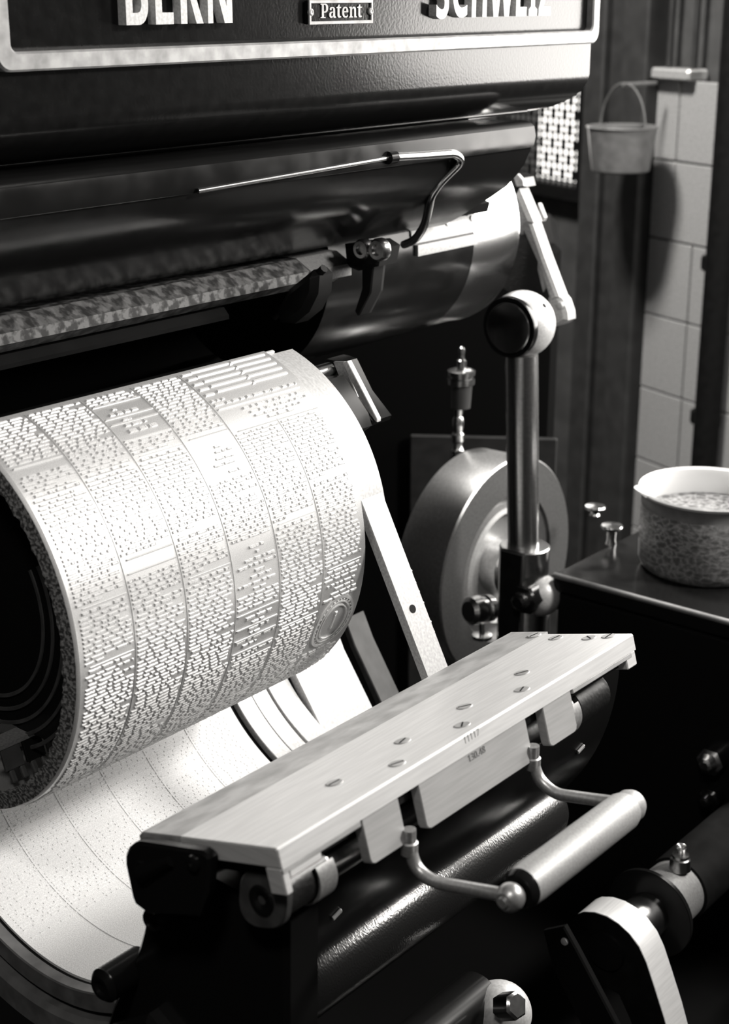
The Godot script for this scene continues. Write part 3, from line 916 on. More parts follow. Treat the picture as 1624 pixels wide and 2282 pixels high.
func plate() -> void:
	var t := thing("stereotype_plate", "bright curved metal newspaper printing plate covered in columns of raised type", "printing plate", Vector3(0.758, -0.59, -0.9022))
	var a := MB.new()
	sector_prism(a, CY, CZ, 0.1425, 0.155, -108.0, 72.5, 0.607, 0.909, 110, 0.0)
	obj("shell", a, M.type_base, t)
	# bevelled near end with a ragged rim
	var b := MB.new()
	var o := Vector3(0, CY, CZ)
	var seg := 150
	var prev := []
	for i in seg + 1:
		var g := deg_to_rad(lerpf(-108.0, 72.5, float(i) / seg))
		var e := Vector3(0, sin(g), cos(g))
		var ri := 0.1415 + rng.randf_range(-0.0012, 0.0008)
		var ro := 0.1535 + rng.randf_range(-0.0002, 0.0002)
		prev.append([o + e * ro + XA * 0.6045, o + e * ri + XA * (0.6025 + rng.randf_range(0.0, 0.0016)), e, o + e * 0.155 + XA * 0.607, o + e * ri + XA * 0.61])
	var bev := MB.new()
	for i in seg:
		var p: Array = prev[i]
		var q: Array = prev[i + 1]
		var k: Vector3 = (q[0] - p[0]).cross(p[1] - p[0]).normalized()
		if k.x > 0.0:
			k = -k
		b.flat(p[0], q[0], q[1], p[1], k)
		b.flat(p[1], q[1], q[4], p[4], -p[2])
		bev.quad(p[0], q[0], q[3], p[3], (p[2] - XA).normalized(), (q[2] - XA).normalized(), (q[2] - XA * 0.5).normalized(), (p[2] - XA * 0.5).normalized())
	obj("end_rim", b, M.type_end, t)
	obj("end_bevel", bev, M.type, t)
	# ragged flash left along the top and bottom edges
	for q in [[72.3, 0.0, 1.0], [-108.0, 0.0, -1.0]]:
		var f := MB.new()
		var x := 0.606
		while x < 0.918:
			var l := rng.randf_range(0.002, 0.008)
			var hh := rng.randf_range(0.0008, 0.0032)
			var g := deg_to_rad(q[0])
			var e := Vector3(0, sin(g), cos(g))
			var up: Vector3 = Vector3(0, cos(g), -sin(g)) * q[2]
			f.box(o + e * (0.1505 + rng.randf_range(-0.0008, 0.0012)) + up * (hh * 0.5 - 0.0004) + XA * (x + l / 2.0), Vector3(l, hh + 0.001, 0.004), 0.0007, Basis(XA, up, XA.cross(up)))
			x += l * 0.85
		obj("casting_flash", f, M.type, t)
	for q in range(9):
		var f := MB.new()
		var g := deg_to_rad(rng.randf_range(-46.0, -38.0) - q)
		f.box(o + Vector3(0, sin(g), cos(g)) * 0.153 + XA * 0.9095, Vector3(0.004, 0.004, 0.005), 0.001)
		obj("edge_burr", f, M.type, t)
	# type
	var ty := MB.new()
	var xs := [0.6095, 0.657, 0.7075, 0.757, 0.806, 0.857, 0.905]
	var boxes := [[0.806, 0.907, 72.0, 45.5], [0.7075, 0.757, 66.6, 52.0], [0.757, 0.806, 48.5, 33.5], [0.757, 0.806, 16.0, 0.5], [0.757, 0.806, -4.0, -18.0], [0.857, 0.907, -7.0, -34.0], [0.6095, 0.657, 54.2, 51.2], [0.657, 0.7075, 22.4, 17.4]]
	var R := 0.155
	var pitch := 0.00315 / R
	for c in 6:
		var g := deg_to_rad(70.2)
		var left := rng.randi_range(8, 26)
		while g > deg_to_rad(-106.0):
			var inside := false
			for bx in boxes:
				if xs[c] >= bx[0] - 0.002 and xs[c + 1] <= bx[1] + 0.003 and g < deg_to_rad(bx[2]) and g > deg_to_rad(bx[3]):
					inside = true
			if inside:
				g -= pitch
				continue
			left -= 1
			var x0: float = xs[c] + 0.0014
			var x1: float = xs[c + 1] - 0.0016
			if left == 0:
				# end of an article: short line, blank, heading
				words(ty, x0, lerpf(x0, x1, rng.randf_range(0.3, 0.8)), g, 0.0021, 0.0012, true)
			elif left == -1 and rng.randf() < 0.6:
				block(ty, CY, CZ, R, 0.0009, lerpf(x0, x1, 0.1), x1, g + 0.0004 / R, g - 0.0003 / R, 0.0002)
			elif left <= -2:
				words(ty, x0 + 0.003, x1 - 0.002, g, 0.0025, 0.0013, true)
				left = rng.randi_range(7, 28)
				g -= pitch * 0.25
			else:
				var ind := 0.0025 if rng.randf() < 0.16 else 0.0
				words(ty, x0 + ind, x1 - (rng.randf() * 0.014 if rng.randf() < 0.12 else 0.0), g, 0.0021, 0.0012, true)
			g -= pitch
	# column rules
	for c in range(1, 6):
		var g0 := 71.0 if c < 5 else 46.0
		var gl := -106.0
		var g := g0
		while g > gl:
			block(ty, CY, CZ, R, 0.0006, xs[c] - 0.0005, xs[c] + 0.0005, deg_to_rad(g), deg_to_rad(g - 2.3), 0.00002, 0.0004)
			g -= 2.3
	# displayed notices
	var line := func(x0: float, x1: float, deg: float, hh: float, fine: bool) -> void:
		words(ty, x0, x1, deg_to_rad(deg), hh, 0.0013, fine)
	var bar := func(x0: float, x1: float, deg: float, hh: float) -> void:
		block(ty, CY, CZ, R, 0.0014, x0, x1, deg_to_rad(deg) + hh * 0.5 / R, deg_to_rad(deg) - hh * 0.5 / R, 0.0007)
	for i in 5:
		var d := 70.3 - i * 2.55
		bar.call(0.8085, 0.819, d, 0.0030)
		bar.call(0.8185 + 0.001 * i, 0.862, d + 0.35, 0.0030)
		bar.call(0.861, 0.8645, d - 0.2, 0.0024)
		bar.call(0.8635, 0.904, d + 0.4, 0.0030)
	line.call(0.8085, 0.824, 57.4, 0.0026, true)
	line.call(0.8085, 0.903, 55.8, 0.0026, true)
	bar.call(0.8085, 0.903, 54.0, 0.0016)
	line.call(0.832, 0.901, 52.3, 0.0026, true)
	line.call(0.836, 0.901, 50.5, 0.0022, true)
	line.call(0.838, 0.892, 48.9, 0.0022, true)
	line.call(0.850, 0.880, 47.5, 0.0030, true)
	bar.call(0.812, 0.905, 45.6, 0.0012)
	for q in [[0.7225, 0.727, 64.0, 0.0022], [0.716, 0.744, 62.2, 0.0030], [0.7225, 0.732, 59.4, 0.0022], [0.7205, 0.742, 57.4, 0.0030], [0.7195, 0.748, 55.2, 0.0034]]:
		line.call(q[0], q[1], q[2], q[3], true)
	bar.call(0.709, 0.756, 66.2, 0.0007)
	bar.call(0.709, 0.756, 60.7, 0.0007)
	bar.call(0.709, 0.756, 58.4, 0.0007)
	bar.call(0.709, 0.756, 52.4, 0.0020)
	bar.call(0.764, 0.804, 47.4, 0.0012)
	for q in [[0.781, 0.790, 43.2], [0.779, 0.797, 41.6], [0.776, 0.799, 39.6], [0.771, 0.796, 37.8], [0.782, 0.795, 35.2]]:
		line.call(q[0], q[1], q[2], 0.0022, true)
	for q in [[0.777, 0.795, 13.4], [0.783, 0.787, 11.8], [0.770, 0.803, 10.0], [0.762, 0.804, 8.4], [0.779, 0.790, 6.6], [0.774, 0.797, 5.0], [0.760, 0.804, 3.2], [0.776, 0.790, 1.5]]:
		line.call(q[0], q[1], q[2], 0.0024, true)
	for q in [[0.781, 0.785, -5.4], [0.768, 0.797, -6.8], [0.775, 0.790, -8.6], [0.772, 0.795, -10.4], [0.774, 0.786, -12.0], [0.760, 0.803, -13.8], [0.768, 0.784, -15.6]]:
		line.call(q[0], q[1], q[2], 0.0026, true)
	for d in [-5.0, -9.4, -13.0, -17.4]:
		bar.call(0.7585, 0.8045, d, 0.0005)
	for q in [[0.862, 0.900, -8.0], [0.872, 0.896, -9.6], [0.868, 0.900, -11.2], [0.860, 0.902, -12.8]]:
		line.call(q[0], q[1], q[2], 0.0024, true)
	bar.call(0.612, 0.655, 53.6, 0.0016)
	bar.call(0.662, 0.706, 21.8, 0.0016)
	bar.call(0.660, 0.706, 18.2, 0.0014)
	var tm := obj("raised_type", ty, M.type, t)
	tm.set_meta("kind", "stuff")
	# oval emblem of a coin-like advertisement
	var em := MB.new()
	for rr in [[0.0215, 0.024, 0.0009], [0.0180, 0.0192, 0.0011], [0.0150, 0.0160, 0.0011]]:
		var k := 64
		for i in k:
			var q := []
			for j in 2:
				var th: float = TAU * (i + j) / k
				for w in [rr[0], rr[1]]:
					var x: float = 0.8815 + cos(th) * w * 0.98
					var g: float = deg_to_rad(-22.8) + sin(th) * w * 1.12 / R
					q.append([x, g])
			var pt := func(z: Array, r: float) -> Vector3: return o + Vector3(0, sin(z[1]), cos(z[1])) * r + XA * z[0]
			var kn := Vector3(0, sin(q[0][1]), cos(q[0][1]))
			var rt: float = R + rr[2]
			em.flat(pt.call(q[0], rt), pt.call(q[1], rt), pt.call(q[3], rt), pt.call(q[2], rt), kn)
			var side: Vector3 = (pt.call(q[1], rt) - pt.call(q[0], rt)).normalized()
			em.flat(pt.call(q[1], rt), pt.call(q[3], rt), pt.call(q[3], R - 0.0004), pt.call(q[1], R - 0.0004), side)
			em.flat(pt.call(q[0], rt), pt.call(q[2], rt), pt.call(q[2], R - 0.0004), pt.call(q[0], R - 0.0004), -side)
	for i in 30:
		var th := TAU * i / 30.0
		var x := 0.8815 + cos(th) * 0.0203
		var g := deg_to_rad(-22.8) + sin(th) * 0.0203 * 1.12 / R
		block(em, CY, CZ, R, 0.0009, x - 0.0008, x + 0.0008, g + 0.0008 / R, g - 0.0008 / R, 0.0003)
	block(em, CY, CZ, R, 0.0010, 0.8803, 0.8827, deg_to_rad(-19.8), deg_to_rad(-25.5), 0.0006)
	block(em, CY, CZ, R, 0.0012, 0.8798, 0.8832, deg_to_rad(-18.6), deg_to_rad(-19.9), 0.0007)
	obj("oval_emblem", em, M.type, t)

func mould() -> void:
	var t := thing("casting_mould", "black half round casting mould swung open under the plate", "mould", Vector3(0.78, -0.75, -0.793))
	var a := MB.new()
	sector_prism(a, MY, MZ, 0.1585, 0.205, -158.0, 6.0, 0.603, 0.918, 90)
	obj("trough", a, M.black, t)
	# outer jacket with the long smooth barrel
	var j := MB.new()
	sector_prism(j, MY, MZ, 0.206, 0.214, -150.0, 4.0, 0.60, 1.04, 90, 0.002)
	obj("jacket", j, M.black, t)
	var bar := MB.new()
	bar.lathe(Vector3(0, -0.6736, -0.631), XA, [Vector2(0.655, 0.0), Vector2(0.655, 0.026), Vector2(0.662, 0.030), Vector2(1.003, 0.030), Vector2(1.012, 0.026), Vector2(1.012, 0.0)], 64)
	obj("barrel", bar, M.dusty_black, t)
	# near end: two grey rings with a dark gap
	var r1 := MB.new()
	sector_prism(r1, MY, MZ, 0.1572, 0.1725, -158.0, -62.0, 0.593, 0.6035, 70, 0.001)
	obj("end_ring", r1, M.ring_paint, t)
	var r2 := MB.new()
	sector_prism(r2, MY, MZ, 0.1765, 0.2035, -158.0, -62.0, 0.586, 0.6035, 70, 0.004)
	obj("end_ring", r2, M.ring_paint, t)
	# far end: pale flange rings parted by grooves
	for q in [[0.9265, 0.946, 0.1575, 0.205], [0.9465, 0.966, 0.1575, 0.205], [0.9695, 0.997, 0.158, 0.205]]:
		var f := MB.new()
		sector_prism(f, MY, MZ, q[2], q[3], -158.0, 2.0, q[0], q[1], 70, 0.0006)
		obj("flange_ring", f, M.light_metal, t)
	var gl := MB.new()
	sector_prism(gl, MY, MZ, 0.164, 0.204, -165.0, 2.0, 0.917, 0.999, 60)
	obj("groove_bed", gl, M.recess_black, t)  # groove shade put into the near-black colour
	# short bar standing on the flange
	var sb := MB.new()
	var s0 := yz(622, 1518, 1.02)
	var s1 := yz(652, 1590, 1.02)
	sb.xprism(pxpoly([[606, 1470], [626, 1500], [655, 1578], [653, 1592], [641, 1600], [622, 1560], [600, 1500]], 1.015), 1.008, 1.022, 0.003)
	obj("stop_bar", sb, M.light_metal, t)
	# near end cheek, bosses and knob
	var ch := MB.new()
	ch.xprism(pxpoly([[325, 1990], [322, 2040], [316, 2074], [308, 2105], [297, 2136], [285, 2165], [250, 2240], [230, 2300], [330, 2420], [640, 2420], [640, 2060], [470, 1960]], 0.572), 0.572, 0.603, 0.003)
	obj("end_cheek", ch, M.black, t)
	var bk := MB.new()
	bk.xprism(pxpoly([[309, 1877], [448, 1898], [458, 1905], [466, 1915], [462, 1990], [440, 2045], [330, 2040], [312, 2026], [300, 2017], [293, 2000], [277, 1925], [277, 1905], [284, 1890], [296, 1880]], 0.5395), 0.5395, 0.5483, 0.0018)
	obj("latch_block", bk, M.black_gloss, t)
	var k1 := MB.new()
	var o1 := PX(318, 1945, 0.5395)
	k1.lathe(o1, -XA, [Vector2(-0.004, 0.0085), Vector2(0.0, 0.0085), Vector2(0.0015, 0.0075), Vector2(0.0015, 0.005), Vector2(0.0005, 0.004), Vector2(0.0005, 0.0)], 24)
	obj("pin_end", k1, M.black_gloss, t)
	k1 = MB.new()
	k1.tube([PX(318, 1945, 0.539), PX(382, 1918, 0.539)], [0.006, 0.0035], 14)
	obj("latch_pin", k1, M.black_gloss, t)
	k1 = MB.new()
	k1.lathe(PX(433, 1922, 0.5395), -XA, [Vector2(-0.002, 0.0055), Vector2(0.0025, 0.005), Vector2(0.003, 0.002), Vector2(0.001, 0.0)], 14)
	obj("latch_screw", k1, M.black_gloss, t)
	k1 = MB.new()
	k1.lathe(PX(340, 2050, 0.552), XA, [Vector2(0.0, 0.0), Vector2(0.0, 0.0045), Vector2(-0.002, 0.0055), Vector2(-0.002, 0.007), Vector2(0.0015, 0.0092), Vector2(0.03, 0.0092)], 24)
	obj("boss", k1, M.black, t)
	var kn := MB.new()
	var o2 := PX(222, 2203, 0.548)
	var prof := [Vector2(0.002, 0.0), Vector2(0.002, 0.004), Vector2(0.0, 0.0055), Vector2(0.0, 0.0085), Vector2(0.003, 0.0115)]
	for i in 22:
		prof.append(Vector2(0.004 + i * 0.0016, 0.0116 if i % 2 else 0.0121))
	prof.append(Vector2(0.041, 0.0))
	kn.lathe(o2, XA, prof, 48)
	obj("knurled_knob", kn, M.black, t)
	# underside bearing lugs
	var lg := MB.new()
	lg.xprism(pxpoly([[330, 2230], [420, 2200], [470, 2260], [430, 2330], [340, 2330]], 0.60), 0.56, 0.60, 0.004)
	obj("lug", lg, M.black, t)

func matrix() -> void:
	var t := thing("paper_matrix", "white pressed paper matrix lining the open half round mould", "matrix", Vector3(0.76, -0.69, -0.793))
	var a := MB.new()
	sector_prism(a, MY, MZ, 0.1562, 0.1584, -158.0, 2.0, 0.606, 0.916, 90)
	obj("sheet", a, M.paper, t)
	var ty := MB.new()
	for row in 46:
		var g := -156.0 + row * 1.15
		for c in 6:
			var x0: float = [0.6095, 0.657, 0.7075, 0.757, 0.806, 0.857][c] + 0.002
			if rng.randf() < 0.18:
				continue
			var x := x0
			while x < x0 + 0.044:
				var l := rng.randf_range(0.003, 0.010)
				block(ty, MY, MZ, 0.1563, -0.00045, x, x + l, deg_to_rad(g + 0.34), deg_to_rad(g - 0.34), 0.0003)
				x += l + rng.randf_range(0.001, 0.004)
	for c in range(1, 6):
		var x: float = [0.6095, 0.657, 0.7075, 0.757, 0.806, 0.857][c]
		var g := -156.0
		while g < -20.0:
			block(ty, MY, MZ, 0.1563, -0.0005, x - 0.0004, x + 0.0004, deg_to_rad(g + 2.5), deg_to_rad(g), 0.0001)
			g += 2.5
	var tm := obj("pressed_type", ty, M.paper, t)
	tm.set_meta("kind", "stuff")

# ------------------------------------------------------------------ clamp table and handle
const TR := Vector2(-0.487, -0.631)     # rear edge of the table (y, z)
const TD := Vector2(0.2698, 0.9629)     # from rear to front
const TN := Vector2(0.9629, -0.2698)    # out of the table top
func tp(x: float, d: float, n: float) -> Vector3:
	var q := TR + TD * d + TN * n
	return Vector3(x, q.x, q.y)
func tpoly(pts: Array) -> PackedVector2Array:
	var r := PackedVector2Array()
	for p in pts:
		r.append(TR + TD * p[0] + TN * p[1])
	return r
func on_table(px: float, py: float, n := 0.0) -> Vector3:
	var d := ray(px, py)
	var k := Vector3(0, TN.x, TN.y)
	return d * (tp(0, 0, n).dot(k) / d.dot(k))
func on_skirt(px: float, py: float, off := 0.0) -> Vector3:
	var d := ray(px, py)
	var k := Vector3(0, TD.x, TD.y)
	return d * (tp(0, 0.1205 + off, 0).dot(k) / d.dot(k))
func clamp_table() -> void:
	var tb := Basis(XA, Vector3(0, TN.x, TN.y), Vector3(0, TD.x, TD.y))
	var t := thing("clamp_table", "pale ground steel clamping table with slotted screws on the mould's front edge", "table", tp(0.745, 0.06, -0.05))
	var a := MB.new()
	a.xprism(tpoly([[0.0392, 0.0], [0.1195, 0.0], [0.1208, -0.0012], [0.1208, -0.0125], [0.0392, -0.0125]]), 0.5485, 0.9405, 0.0008, 0.95)
	obj("top_plate", a, M.ground, t)
	var b := MB.new()
	b.xprism(tpoly([[-0.001, -0.0035], [0.003, -0.0006], [0.0385, -0.0004], [0.0385, -0.0125], [-0.001, -0.010]]), 0.5495, 0.948, 0.0006, 0.95)
	obj("rear_bar", b, M.ground_worn, t)
	var u := MB.new()
	u.xprism(tpoly([[0.006, -0.0126], [0.112, -0.0126], [0.112, -0.022], [0.006, -0.022]]), 0.556, 0.936, 0.0008)
	obj("under_plate", u, M.black, t)
	# slotted screws, flush with the top
	for q in [[745, 1745], [897, 1652], [885, 1702], [1035, 1575], [1030, 1616], [1163, 1500], [1163, 1537], [1190, 1416], [1238, 1422], [1312, 1422], [1356, 1418]]:
		var o := on_table(q[0], q[1])
		var s := MB.new()
		s.lathe(o, tb.y, [Vector2(-0.002, 0.0057), Vector2(0.00015, 0.0057), Vector2(0.0006, 0.0052), Vector2(0.0006, 0.0)], 22)
		var so := obj("slotted_screw", s, M.ground_worn, t)
		var sl := MB.new()
		var w := rng.randf_range(-0.9, 0.9)
		sl.box(o + tb.y * 0.0006, Vector3(0.0092, 0.0004, 0.0011), 0.0, tb.rotated(tb.y, w))
		obj("slot", sl, M.recess_black, so)  # dark bar laid on the head as the shaded slot
	# front edge: three hanging plates with gaps, and two straps
	for q in [[0.6195, 0.6545, -0.0126, -0.0425, "skirt_plate"], [0.6745, 0.7935, -0.0126, -0.0435, "skirt_plate"], [0.8145, 0.850, -0.0126, -0.0425, "skirt_plate"]]:
		var s := MB.new()
		var k := 0.004
		var poly := PackedVector2Array([Vector2(q[0], q[2]), Vector2(q[1], q[2]), Vector2(q[1], q[3] + k), Vector2(q[1] - k * 0.3, q[3] + k * 0.3), Vector2(q[1] - k, q[3]), Vector2(q[0] + k, q[3]), Vector2(q[0] + k * 0.3, q[3] + k * 0.3), Vector2(q[0], q[3] + k)])
		s.prism(poly, tp(0, 0.1205, 0), XA, tb.y, tb.z, -0.008, -0.0006, 0.0006)
		obj("skirt_plate", s, M.ground_shaded, t)  # shade of the front put into a darker steel tone
	for x in [[0.852, 0.934, -0.0126, -0.0165], [0.549, 0.618, -0.0126, -0.0165]]:
		var s := MB.new()
		s.box(tp((x[0] + x[1]) / 2.0, 0.116, (x[2] + x[3]) / 2.0), Vector3(x[1] - x[0], x[2] - x[3], 0.009), 0.0006, tb)
		obj("edge_strip", s, M.ground_worn, t)
	for x in [[0.926, 0.9395, -0.0126, -0.024], [0.5487, 0.5545, -0.0126, -0.029], [0.5545, 0.582, -0.0126, -0.021]]:
		var s := MB.new()
		s.box(tp((x[0] + x[1]) / 2.0, 0.1135, (x[2] + x[3]) / 2.0), Vector3(x[1] - x[0], x[2] - x[3], 0.013), 0.0008, tb)
		obj("end_lug", s, M.ground, t)
	# numbers punched into the front edge and the middle plate
	var dg := SystemFont.new()
	dg.font_names = PackedStringArray(["Droid Sans"])
	letter(t, "11117", dg, on_skirt(1050, 1641, 0.0003), 0.0026, 1.0, 0.0002, M.zinc, tb, "stamped_number")
	letter(t, "130.48", dg, on_skirt(1062, 1680, -0.0004), 0.0027, 1.0, 0.0003, M.zinc, tb, "stamped_number")
	# roller shaft behind the plates
	var rc := Vector2(-0.4995, -0.5345)
	var ro := Vector3(0, rc.x, rc.y)
	var r := MB.new()
	r.lathe(ro, XA, [Vector2(0.60, 0.0), Vector2(0.60, 0.0125), Vector2(0.884, 0.0125), Vector2(0.884, 0.0)], 36)
	obj("roller", r, M.steel, t)
	for q in [[0.563, 0.602], [0.878, 0.921]]:
		var e := MB.new()
		e.lathe(ro, XA, [Vector2(q[0], 0.0), Vector2(q[0], 0.0135), Vector2(q[0] + 0.002, 0.0158), Vector2(q[1] - 0.002, 0.0158), Vector2(q[1], 0.0135), Vector2(q[1], 0.0)], 40)
		obj("bearing_cap", e, M.black_cast if q[0] < 0.7 else M.black_cast, t)
	for x in [[0.587, 0.603], [0.861, 0.876]]:
		var s := MB.new()
		sector_prism(s, rc.x, rc.y, 0.0165, 0.0182, -120.0, 40.0, x[0], x[1], 30, 0.0004)
		obj("hook_strap", s, M.steel_dull, t)
	# eye shaped end flange facing the near side
	var f := MB.new()
	var fp := []
	for i in 40:
		var th := TAU * i / 40.0
		var w := 0.0215 + 0.0 * th
		var rr := 0.0182 + 0.006 * pow(absf(cos(th - 0.9)), 6.0)
		fp.append([rc.x + rr * sin(th), rc.y + rr * cos(th)])
	f.xprism(P2(fp), 0.556, 0.5625, 0.001)
	obj("end_flange", f, M.grey_paint, t)
	var h := MB.new()
	h.lathe(Vector3(0.5545, rc.x, rc.y), XA, [Vector2(0.004, 0.0), Vector2(0.0005, 0.004), Vector2(0.0, 0.007), Vector2(0.0, 0.009), Vector2(0.002, 0.0098)], 28)
	obj("shaft_end", h, M.black_gloss, t)
	# handle: two bent rods and a turned grip
	var hd := thing("lift_handle", "steel lifting handle with a turned grey grip on two bent rods", "handle", Vector3(0.72, -0.515, -0.428))
	var gy := -0.503
	var gz := -0.428
	for q in [[912, 1886, 0.656, 925, 1935, 965, 1966], [1187, 1697, 0.794, 1200, 1737, 1237, 1770]]:
		var x: float = q[2]
		var p0 := Vector3(x, tp(0, 0.105, -0.044).y, tp(0, 0.105, -0.044).z)
		var pts := [PX(q[0], q[1], x) + YA * 0.012, PX(q[0], q[1], x), PX(q[3], q[4], x), PX(q[5], q[6], x), Vector3(x, gy, gz)]
		var rd := MB.new()
		rd.tube(bend(pts, 0.018), 0.0042, 14)
		obj("bent_rod", rd, M.rod, hd)
		var cl := MB.new()
		cl.lathe(PX(q[0], q[1], x) - YA * 0.004, YA, [Vector2(-0.001, 0.0042), Vector2(-0.001, 0.0054), Vector2(0.007, 0.0054), Vector2(0.008, 0.004)], 16)
		obj("collar", cl, M.rod, hd)
	var go := Vector3(0, gy, gz)
	var bl := MB.new()
	var bp := arc_prof(0.0088, -62.0, 70.0, 14, 0.6545)
	bp.push_front(Vector2(0.6475, 0.0))
	bp[1] = Vector2(0.6475, 0.0044)
	bl.lathe(go, XA, bp, 32)
	bl.lathe(go, XA, [Vector2(0.6455, 0.0), Vector2(0.6455, 0.003), Vector2(0.6465, 0.0036), Vector2(0.648, 0.0036)], 20)
	obj("end_ball", bl, M.rod, hd)
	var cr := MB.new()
	cr.lathe(go, XA, [Vector2(0.662, 0.0), Vector2(0.662, 0.0105), Vector2(0.6655, 0.0122), Vector2(0.668, 0.0124)], 32)  # black ring standing in for the shadow behind the ball
	obj("shadow_ring", cr, M.black, hd)
	var gr := MB.new()
	gr.lathe(go, XA, [Vector2(0.6665, 0.010), Vector2(0.6675, 0.0124), Vector2(0.676, 0.0128), Vector2(0.735, 0.0128), Vector2(0.782, 0.0126), Vector2(0.786, 0.0116), Vector2(0.7865, 0.0106), Vector2(0.789, 0.0104), Vector2(0.793, 0.0108), Vector2(0.797, 0.0092), Vector2(0.799, 0.0)], 44)
	obj("grip", gr, M.alu, hd)

# ------------------------------------------------------------------ linkage on the right
func link() -> void:
	var x := 1.40
	var c := PX(1163, 722, x + 0.006)
	var t := thing("swing_link", "polished ball jointed steel link rod with a forged arm above it", "link", PX(1165, 1400, x))
	var b := MB.new()
	var bp := arc_prof(0.0372, -38.0, 90.0, 22)
	b.lathe(c, XA, bp, 48)
	obj("ball", b, M.light_metal, t)
	var rg := MB.new()
	rg.lathe(c, XA, [Vector2(-0.024, 0.0282), Vector2(-0.0265, 0.0300), Vector2(-0.0265, 0.0335), Vector2(-0.0215, 0.0343), Vector2(-0.018, 0.0333)], 48)
	obj("collar_ring", rg, M.black_gloss, t)
	var pn := MB.new()
	pn.lathe(c, XA, [Vector2(-0.028, 0.0), Vector2(-0.0284, 0.026), Vector2(-0.0275, 0.0282), Vector2(-0.02, 0.0284)], 48)
	obj("pin_face", pn, M.steel_turned, t)
	for q in [[1203, 673], [1180, 700]]:
		var o := PX(q[0], q[1], x + 0.006)
		var d := (o - c).normalized()
		var dir := (d * 0.8 + ZA * 0.35 + YA * 0.1).normalized()
		var s := MB.new()
		s.lathe(c + dir * 0.0372, dir, [Vector2(-0.001, 0.0026), Vector2(0.0002, 0.0026), Vector2(0.0002, 0.0)], 10)
		obj("oil_hole", s, M.recess_black, t)  # dark disc on the surface as the shaded hole
	var r := MB.new()
	var p0 := PX(1162, 790, x)
	var p1 := PX(1166, 1225, x)
	r.tube([p0, p1], 0.0183, 40)
	obj("rod", r, M.steel, t)
	# forged arm
	var xa := 1.478
	var w := MB.new()
	w.xprism(pxpoly([[1142, 490], [1185, 475], [1246, 662], [1225, 690], [1190, 668], [1150, 660], [1118, 640]], xa), xa - 0.004, xa + 0.008, 0.003)
	obj("arm_web", w, M.black_cast, t)
	w = MB.new()
	w.xprism(pxpoly([[1172, 500], [1190, 478], [1222, 570], [1256, 660], [1238, 672], [1212, 590]], xa), xa - 0.012, xa + 0.012, 0.003)
	obj("arm_rib", w, M.cast_grey, t)
	w = MB.new()
	w.xprism(pxpoly([[1205, 560], [1213, 575], [1222, 640], [1216, 650], [1204, 600]], xa), xa - 0.008, xa + 0.004, 0.002)
	obj("arm_rib", w, M.bare, t)
	w = MB.new()
	w.xprism(pxpoly([[1130, 440], [1143, 438], [1152, 447], [1168, 418], [1200, 494], [1187, 500], [1172, 522], [1158, 500], [1144, 508], [1133, 522], [1127, 490]], xa), xa - 0.014, xa + 0.012, 0.004)
	obj("arm_head", w, M.cast_grey, t)
	w = MB.new()
	w.xprism(pxpoly([[1143, 400], [1154, 386], [1170, 396], [1175, 416], [1158, 418], [1152, 440], [1142, 446], [1132, 420]], xa), xa - 0.006, xa + 0.02, 0.003)
	obj("arm_pin", w, M.black_gloss, t)
	w = MB.new()
	w.xprism(pxpoly([[1152, 388], [1162, 386], [1174, 400], [1176, 413], [1160, 415]], xa), xa - 0.009, xa - 0.003, 0.001)
	obj("pin_face", w, M.light_metal, t)
	w = MB.new()
	w.xprism(pxpoly([[1186, 455], [1200, 488], [1196, 496], [1189, 494]], xa), xa + 0.01, xa + 0.02, 0.002)
	obj("arm_tip", w, M.cast_grey, t)
	w = MB.new()
	w.xprism(pxpoly([[1228, 662], [1246, 648], [1262, 668], [1271, 695], [1272, 712], [1258, 722], [1236, 728], [1225, 700]], xa), xa - 0.01, xa + 0.014, 0.004)
	obj("clevis", w, M.cast_grey, t)
	w = MB.new()
	w.lathe(PX(1248, 681, xa - 0.01), -XA, [Vector2(-0.002, 0.0052), Vector2(0.003, 0.0045), Vector2(0.0045, 0.0025), Vector2(0.0045, 0.0)], 14)
	obj("rivet", w, M.bare, t)
	# socket with a milled flat, and the clamp ball
	var so := PX(1166, 1300, x)
	var dp := PackedVector2Array()
	for i in 41:
		var th := deg_to_rad(lerpf(-150.0, 150.0, i / 40.0))
		var q := Vector2(cos(th), sin(th)) * 0.0292
		dp.append(q)
	# the flat faces the near side; outline in (x, z)
	var yt := PX(1166, 1214, x).y
	var yb := -0.80
	var s2 := MB.new()
	s2.prism(dp, Vector3(so.x, 0, so.z), XA, ZA, YA, yb, yt, 0.0015)
	obj("socket", s2, M.steel, t)
	var fl := MB.new()
	fl.box(Vector3(so.x - 0.0265, (yb + yt) / 2.0, so.z), Vector3(0.003, yt - yb - 0.004, 0.028), 0.0)
	obj("milled_flat", fl, M.black_rough, t)
	var sb := MB.new()
	var bc := PX(1204, 1326, x)
	var bpf := arc_prof(0.0245, -90.0, 90.0, 22)
	sb.lathe(bc, ZA, bpf, 40)
	obj("clamp_ball", sb, M.light_metal, t)
	var nt := MB.new()
	var nb := PX(1168, 1336, x - 0.03)
	nt.lathe(nb, -XA, [Vector2(-0.02, 0.018), Vector2(0.0, 0.018), Vector2(0.004, 0.017), Vector2(0.006, 0.012), Vector2(0.012, 0.011), Vector2(0.015, 0.007), Vector2(0.015, 0.0)], 6, 0.0, TAU, 0.99)
	obj("clamp_nut", nt, M.black_gloss, t)
	var wa := MB.new()
	wa.lathe(bc + XA * 0.028, XA, [Vector2(-0.006, 0.0), Vector2(-0.006, 0.017), Vector2(0.0, 0.017), Vector2(0.0, 0.0)], 28)
	obj("washer", wa, M.black_gloss, t)

